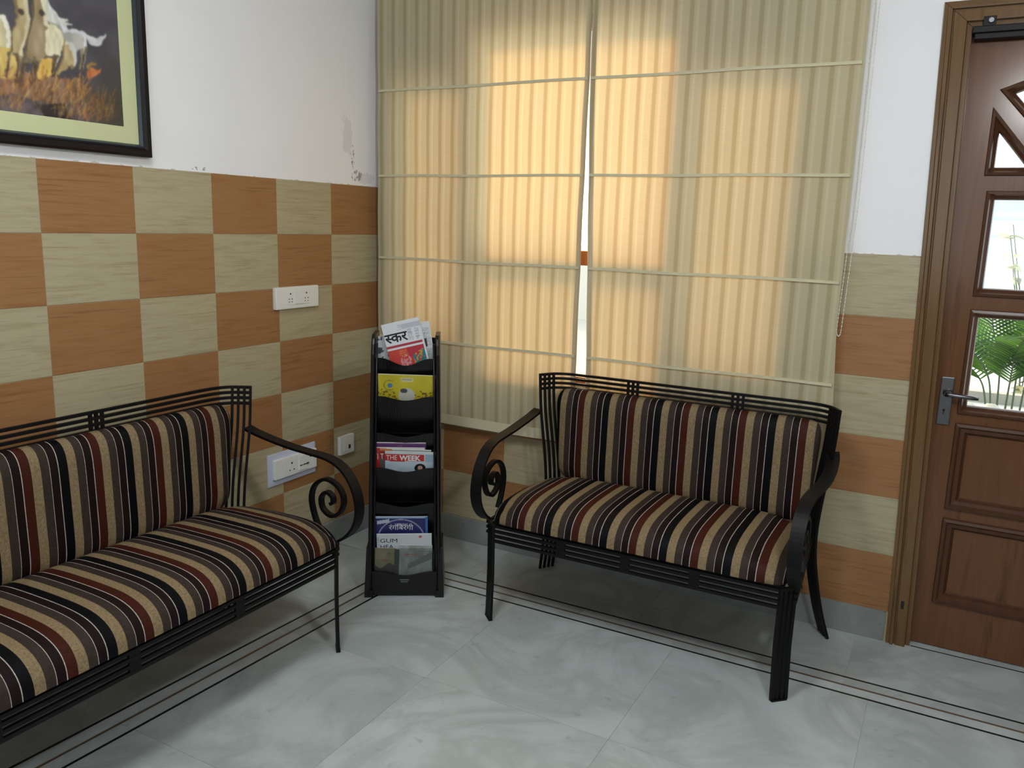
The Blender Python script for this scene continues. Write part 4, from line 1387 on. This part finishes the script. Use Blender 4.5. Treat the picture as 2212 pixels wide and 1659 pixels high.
sheet('folder', 'dark grey folder standing between the beige booklet and the crumpled newspaper', 'folder', -0.016, 0.188, 0.0048, math.radians(-2), math.radians(2.5), 0.018, 0.16, 0.002, lambda X, Z: canvas(X, (48, 52, 48)), 0.004, pages='hole_dark')

# ------------------------------------------------------------------ pendant lamp lighting the room
lamp = empty('pendant_lamp', (2.55, -2.05, H))
tag(lamp, 'white glass globe pendant lamp hanging from the ceiling', 'lamp')
MB().ball((0, 0, -0.66), 0.085, 20, 14).build('globe', 'lamp_globe', lamp)
MB().tube([(0, 0, -0.58), (0, 0, 0.0)], 0.008, 8).build('rod', 'chrome', lamp)
MB().tube([(0, 0, -0.03), (0, 0, 0.0)], [0.03, 0.06], 16).build('ceiling_rose', 'chrome', lamp)

cl = empty('ceiling_light', (1.25, -2.2, H))
tag(cl, 'square white ceiling light panel fixed above the benches', 'lamp')
boxobj('housing', 'switch_white', cl, -0.25, 0.25, -0.25, 0.25, -0.03, 0.0, bevel=0.004)
boxobj('diffuser', 'lamp_panel', cl, -0.235, 0.235, -0.235, 0.235, -0.034, -0.029)

# ------------------------------------------------------------------ outside the door
tag(boxobj('floor_garden', 'outdoor_paving', None, -6, 12, 0.125, 14, -0.12, -0.05), kind='structure')
tag(boxobj('wall_sun_block', 'outdoor_wall', None, 2.02, 2.12, 0.125, 1.75, -0.05, 2.62), kind='structure')  # unseen side wall added to keep the sun off the door
tag(boxobj('roof_sun_block', 'outdoor_wall', None, 2.02, 4.4, 0.125, 1.75, 2.55, 2.68), kind='structure')  # unseen canopy added to shade the door glass
tag(boxobj('wall_garden', 'outdoor_wall', None, -6, 12, 9.0, 9.2, -0.05, 1.1), kind='structure')
pl = empty('planter', (3.0, 2.15, -0.05))
tag(pl, 'low pale grey masonry planter outside the door holding the palm', 'planter')
mbp = MB()
mbp.box(-0.85, 0.85, -0.33, -0.25, 0, 0.58).box(-0.85, 0.85, 0.25, 0.33, 0, 0.58).box(-0.85, -0.77, -0.25, 0.25, 0, 0.58).box(0.77, 0.85, -0.25, 0.25, 0, 0.58)
mbp.build('planter_wall', 'planter_grey', pl)
boxobj('soil', 'stone_white', pl, -0.77, 0.77, -0.25, 0.25, 0.0, 0.52)
rs = random.Random(21)
for i in range(14):
    mb = MB().ball((0, 0, 0), 1.0, 8, 6)
    o = mb.build('stone', 'stone_white')
    s = rs.uniform(0.035, 0.055)
    o.scale = (s * 1.2, s, s * 0.7)
    o.rotation_euler = (0, 0, rs.uniform(0, 3))
    o.location = (2.30 + 0.106 * i, 1.95 + rs.uniform(0, 0.05), 0.47 + s * 0.71)
    tag(o, 'rounded white stone lying on the planter bed outside the door', 'stone', 'white stones in the planter')

# palm with arching fronds
def leaflet_mesh():
    n = 7; vs = []; fs = []
    for i in range(n + 1):
        t = i / n
        w = 0.5 * math.sin(PI * (0.08 + 0.92 * t) ** 0.75) if t < 1 else 0.0
        droop = -0.22 * t * t
        vs += [(t, -w, droop + 0.12 * w), (t, 0, droop), (t, w, droop + 0.12 * w)]
    for i in range(n):
        a = 3 * i
        fs += [(a, a + 1, a + 4, a + 3), (a + 1, a + 2, a + 5, a + 4)]
    me = MB().add(vs, fs, True).mesh('leaflet')
    me.materials.append(M['leaf_green'])
    return me
LEAF = leaflet_mesh()
palm = empty('areca_palm', (2.60, 2.15, 0.47))
tag(palm, 'green feather palm growing in the planter seen through the door glass', 'plant')
frs = [(-0.16, 0.00, 0.50, -105, 0.40), (-0.10, 0.04, 0.62, 80, 0.42), (-0.03, -0.02, 0.44, -70, 0.46), (0.04, 0.05, 0.58, 100, 0.40),
       (0.10, -0.04, 0.54, -100, 0.50), (0.17, 0.03, 0.64, 75, 0.46), (0.24, -0.02, 0.46, -80, 0.44), (-0.20, 0.05, 0.40, 115, 0.36)]
for bx, by, hh, az, reach in frs:
    a = math.radians(az)
    dx, dy = math.cos(a), math.sin(a)
    lx_ = 0.22 * (bx / 0.2)                     # stems fan out sideways
    pts = [(bx * 0.5, by, 0.0), (bx * 0.7 + dx * 0.06 * reach, by + dy * 0.06 * reach, hh * 0.40), (bx + dx * 0.20 * reach + lx_ * 0.3, by + dy * 0.20 * reach, hh * 0.72),
           (bx + dx * 0.42 * reach + lx_ * 0.7, by + dy * 0.42 * reach, hh * 0.95), (bx + dx * 0.7 * reach + lx_, by + dy * 0.7 * reach, hh * 1.02)]
    pth = spline(pts, 10)
    fr = MB().tube(pth, [0.006 - 0.0045 * i / (len(pth) - 1) for i in range(len(pth))], 6).build('frond', 'stem_green', palm)
    for i in range(10, len(pth) - 1):
        tg = (pth[i + 1] - pth[i - 1]).normalized()
        sidev = Vector((-dy, dx, 0))
        for s in (-1, 1):
            o = bpy.data.objects.new('leaflet', LEAF)
            COL.objects.link(o); o.parent = fr
            d = (tg * 0.45 + sidev * s * 0.85 + Vector((0, 0, 0.10))).normalized()
            z = sidev.cross(tg).normalized() * (1 if sidev.cross(tg).z > 0 else -1)
            yv = z.cross(d).normalized(); z = d.cross(yv)
            L = 0.25 * (1 - 0.40 * (i - 10) / (len(pth) - 11))
            m = Matrix((d, yv, z)).transposed().to_4x4() @ Matrix.Diagonal((L, 0.013, L, 1))
            m.translation = pth[i]
            o.matrix_local = m
# fence rails and post far outside, a thin shrub nearer
gt = empty('garden_fence', (3.2, 8.6, -0.05))
tag(gt, 'blue painted fence of flat rails far outside the door', 'fence')
for x in (-0.7, 0.75):
    boxobj('post', 'gate_blue', gt, x, x + 0.06, -0.03, 0.03, 0.0, 2.0)
for z, h_ in ((1.46, 0.03), (1.66, 0.05), (1.76, 0.14)):
    boxobj('rail', 'gate_blue', gt, -0.75, 0.85, -0.02, 0.02, z, z + h_)
tag(boxobj('gate_post', 'post_red', None, 4.05, 4.2, 8.5, 8.65, -0.05, 2.3, bevel=0.01), 'red painted post beside the blue garden fence', 'post')
sh = empty('shrub', (2.75, 3.6, -0.05))
tag(sh, 'thin pale leafed shrub standing beyond the palm outside the door', 'plant')
rq = random.Random(5)
LEAF2 = LEAF.copy(); LEAF2.materials.clear(); LEAF2.materials.append(M['leaf_dry'])
for k in range(6):
    a = rq.uniform(0, 6.28)
    tip = Vector((0.28 * math.cos(a), 0.2 * math.sin(a), rq.uniform(1.1, 1.6)))
    pth = spline([(0, 0, 0), (tip.x * 0.2, tip.y * 0.2, tip.z * 0.5), tip], 8)
    br_ = MB().tube(pth, 0.004, 5).build('branch', 'stem_green', sh)
    for i in range(5, len(pth)):
        o = bpy.data.objects.new('leaf', LEAF2)
        COL.objects.link(o); o.parent = br_
        o.location = pth[i]
        o.rotation_euler = (rq.uniform(-0.6, 0.6), rq.uniform(-0.6, 0.6), rq.uniform(0, 6.28))
        q = rq.uniform(0.07, 0.13)
        o.scale = (q, q * 0.45, q)
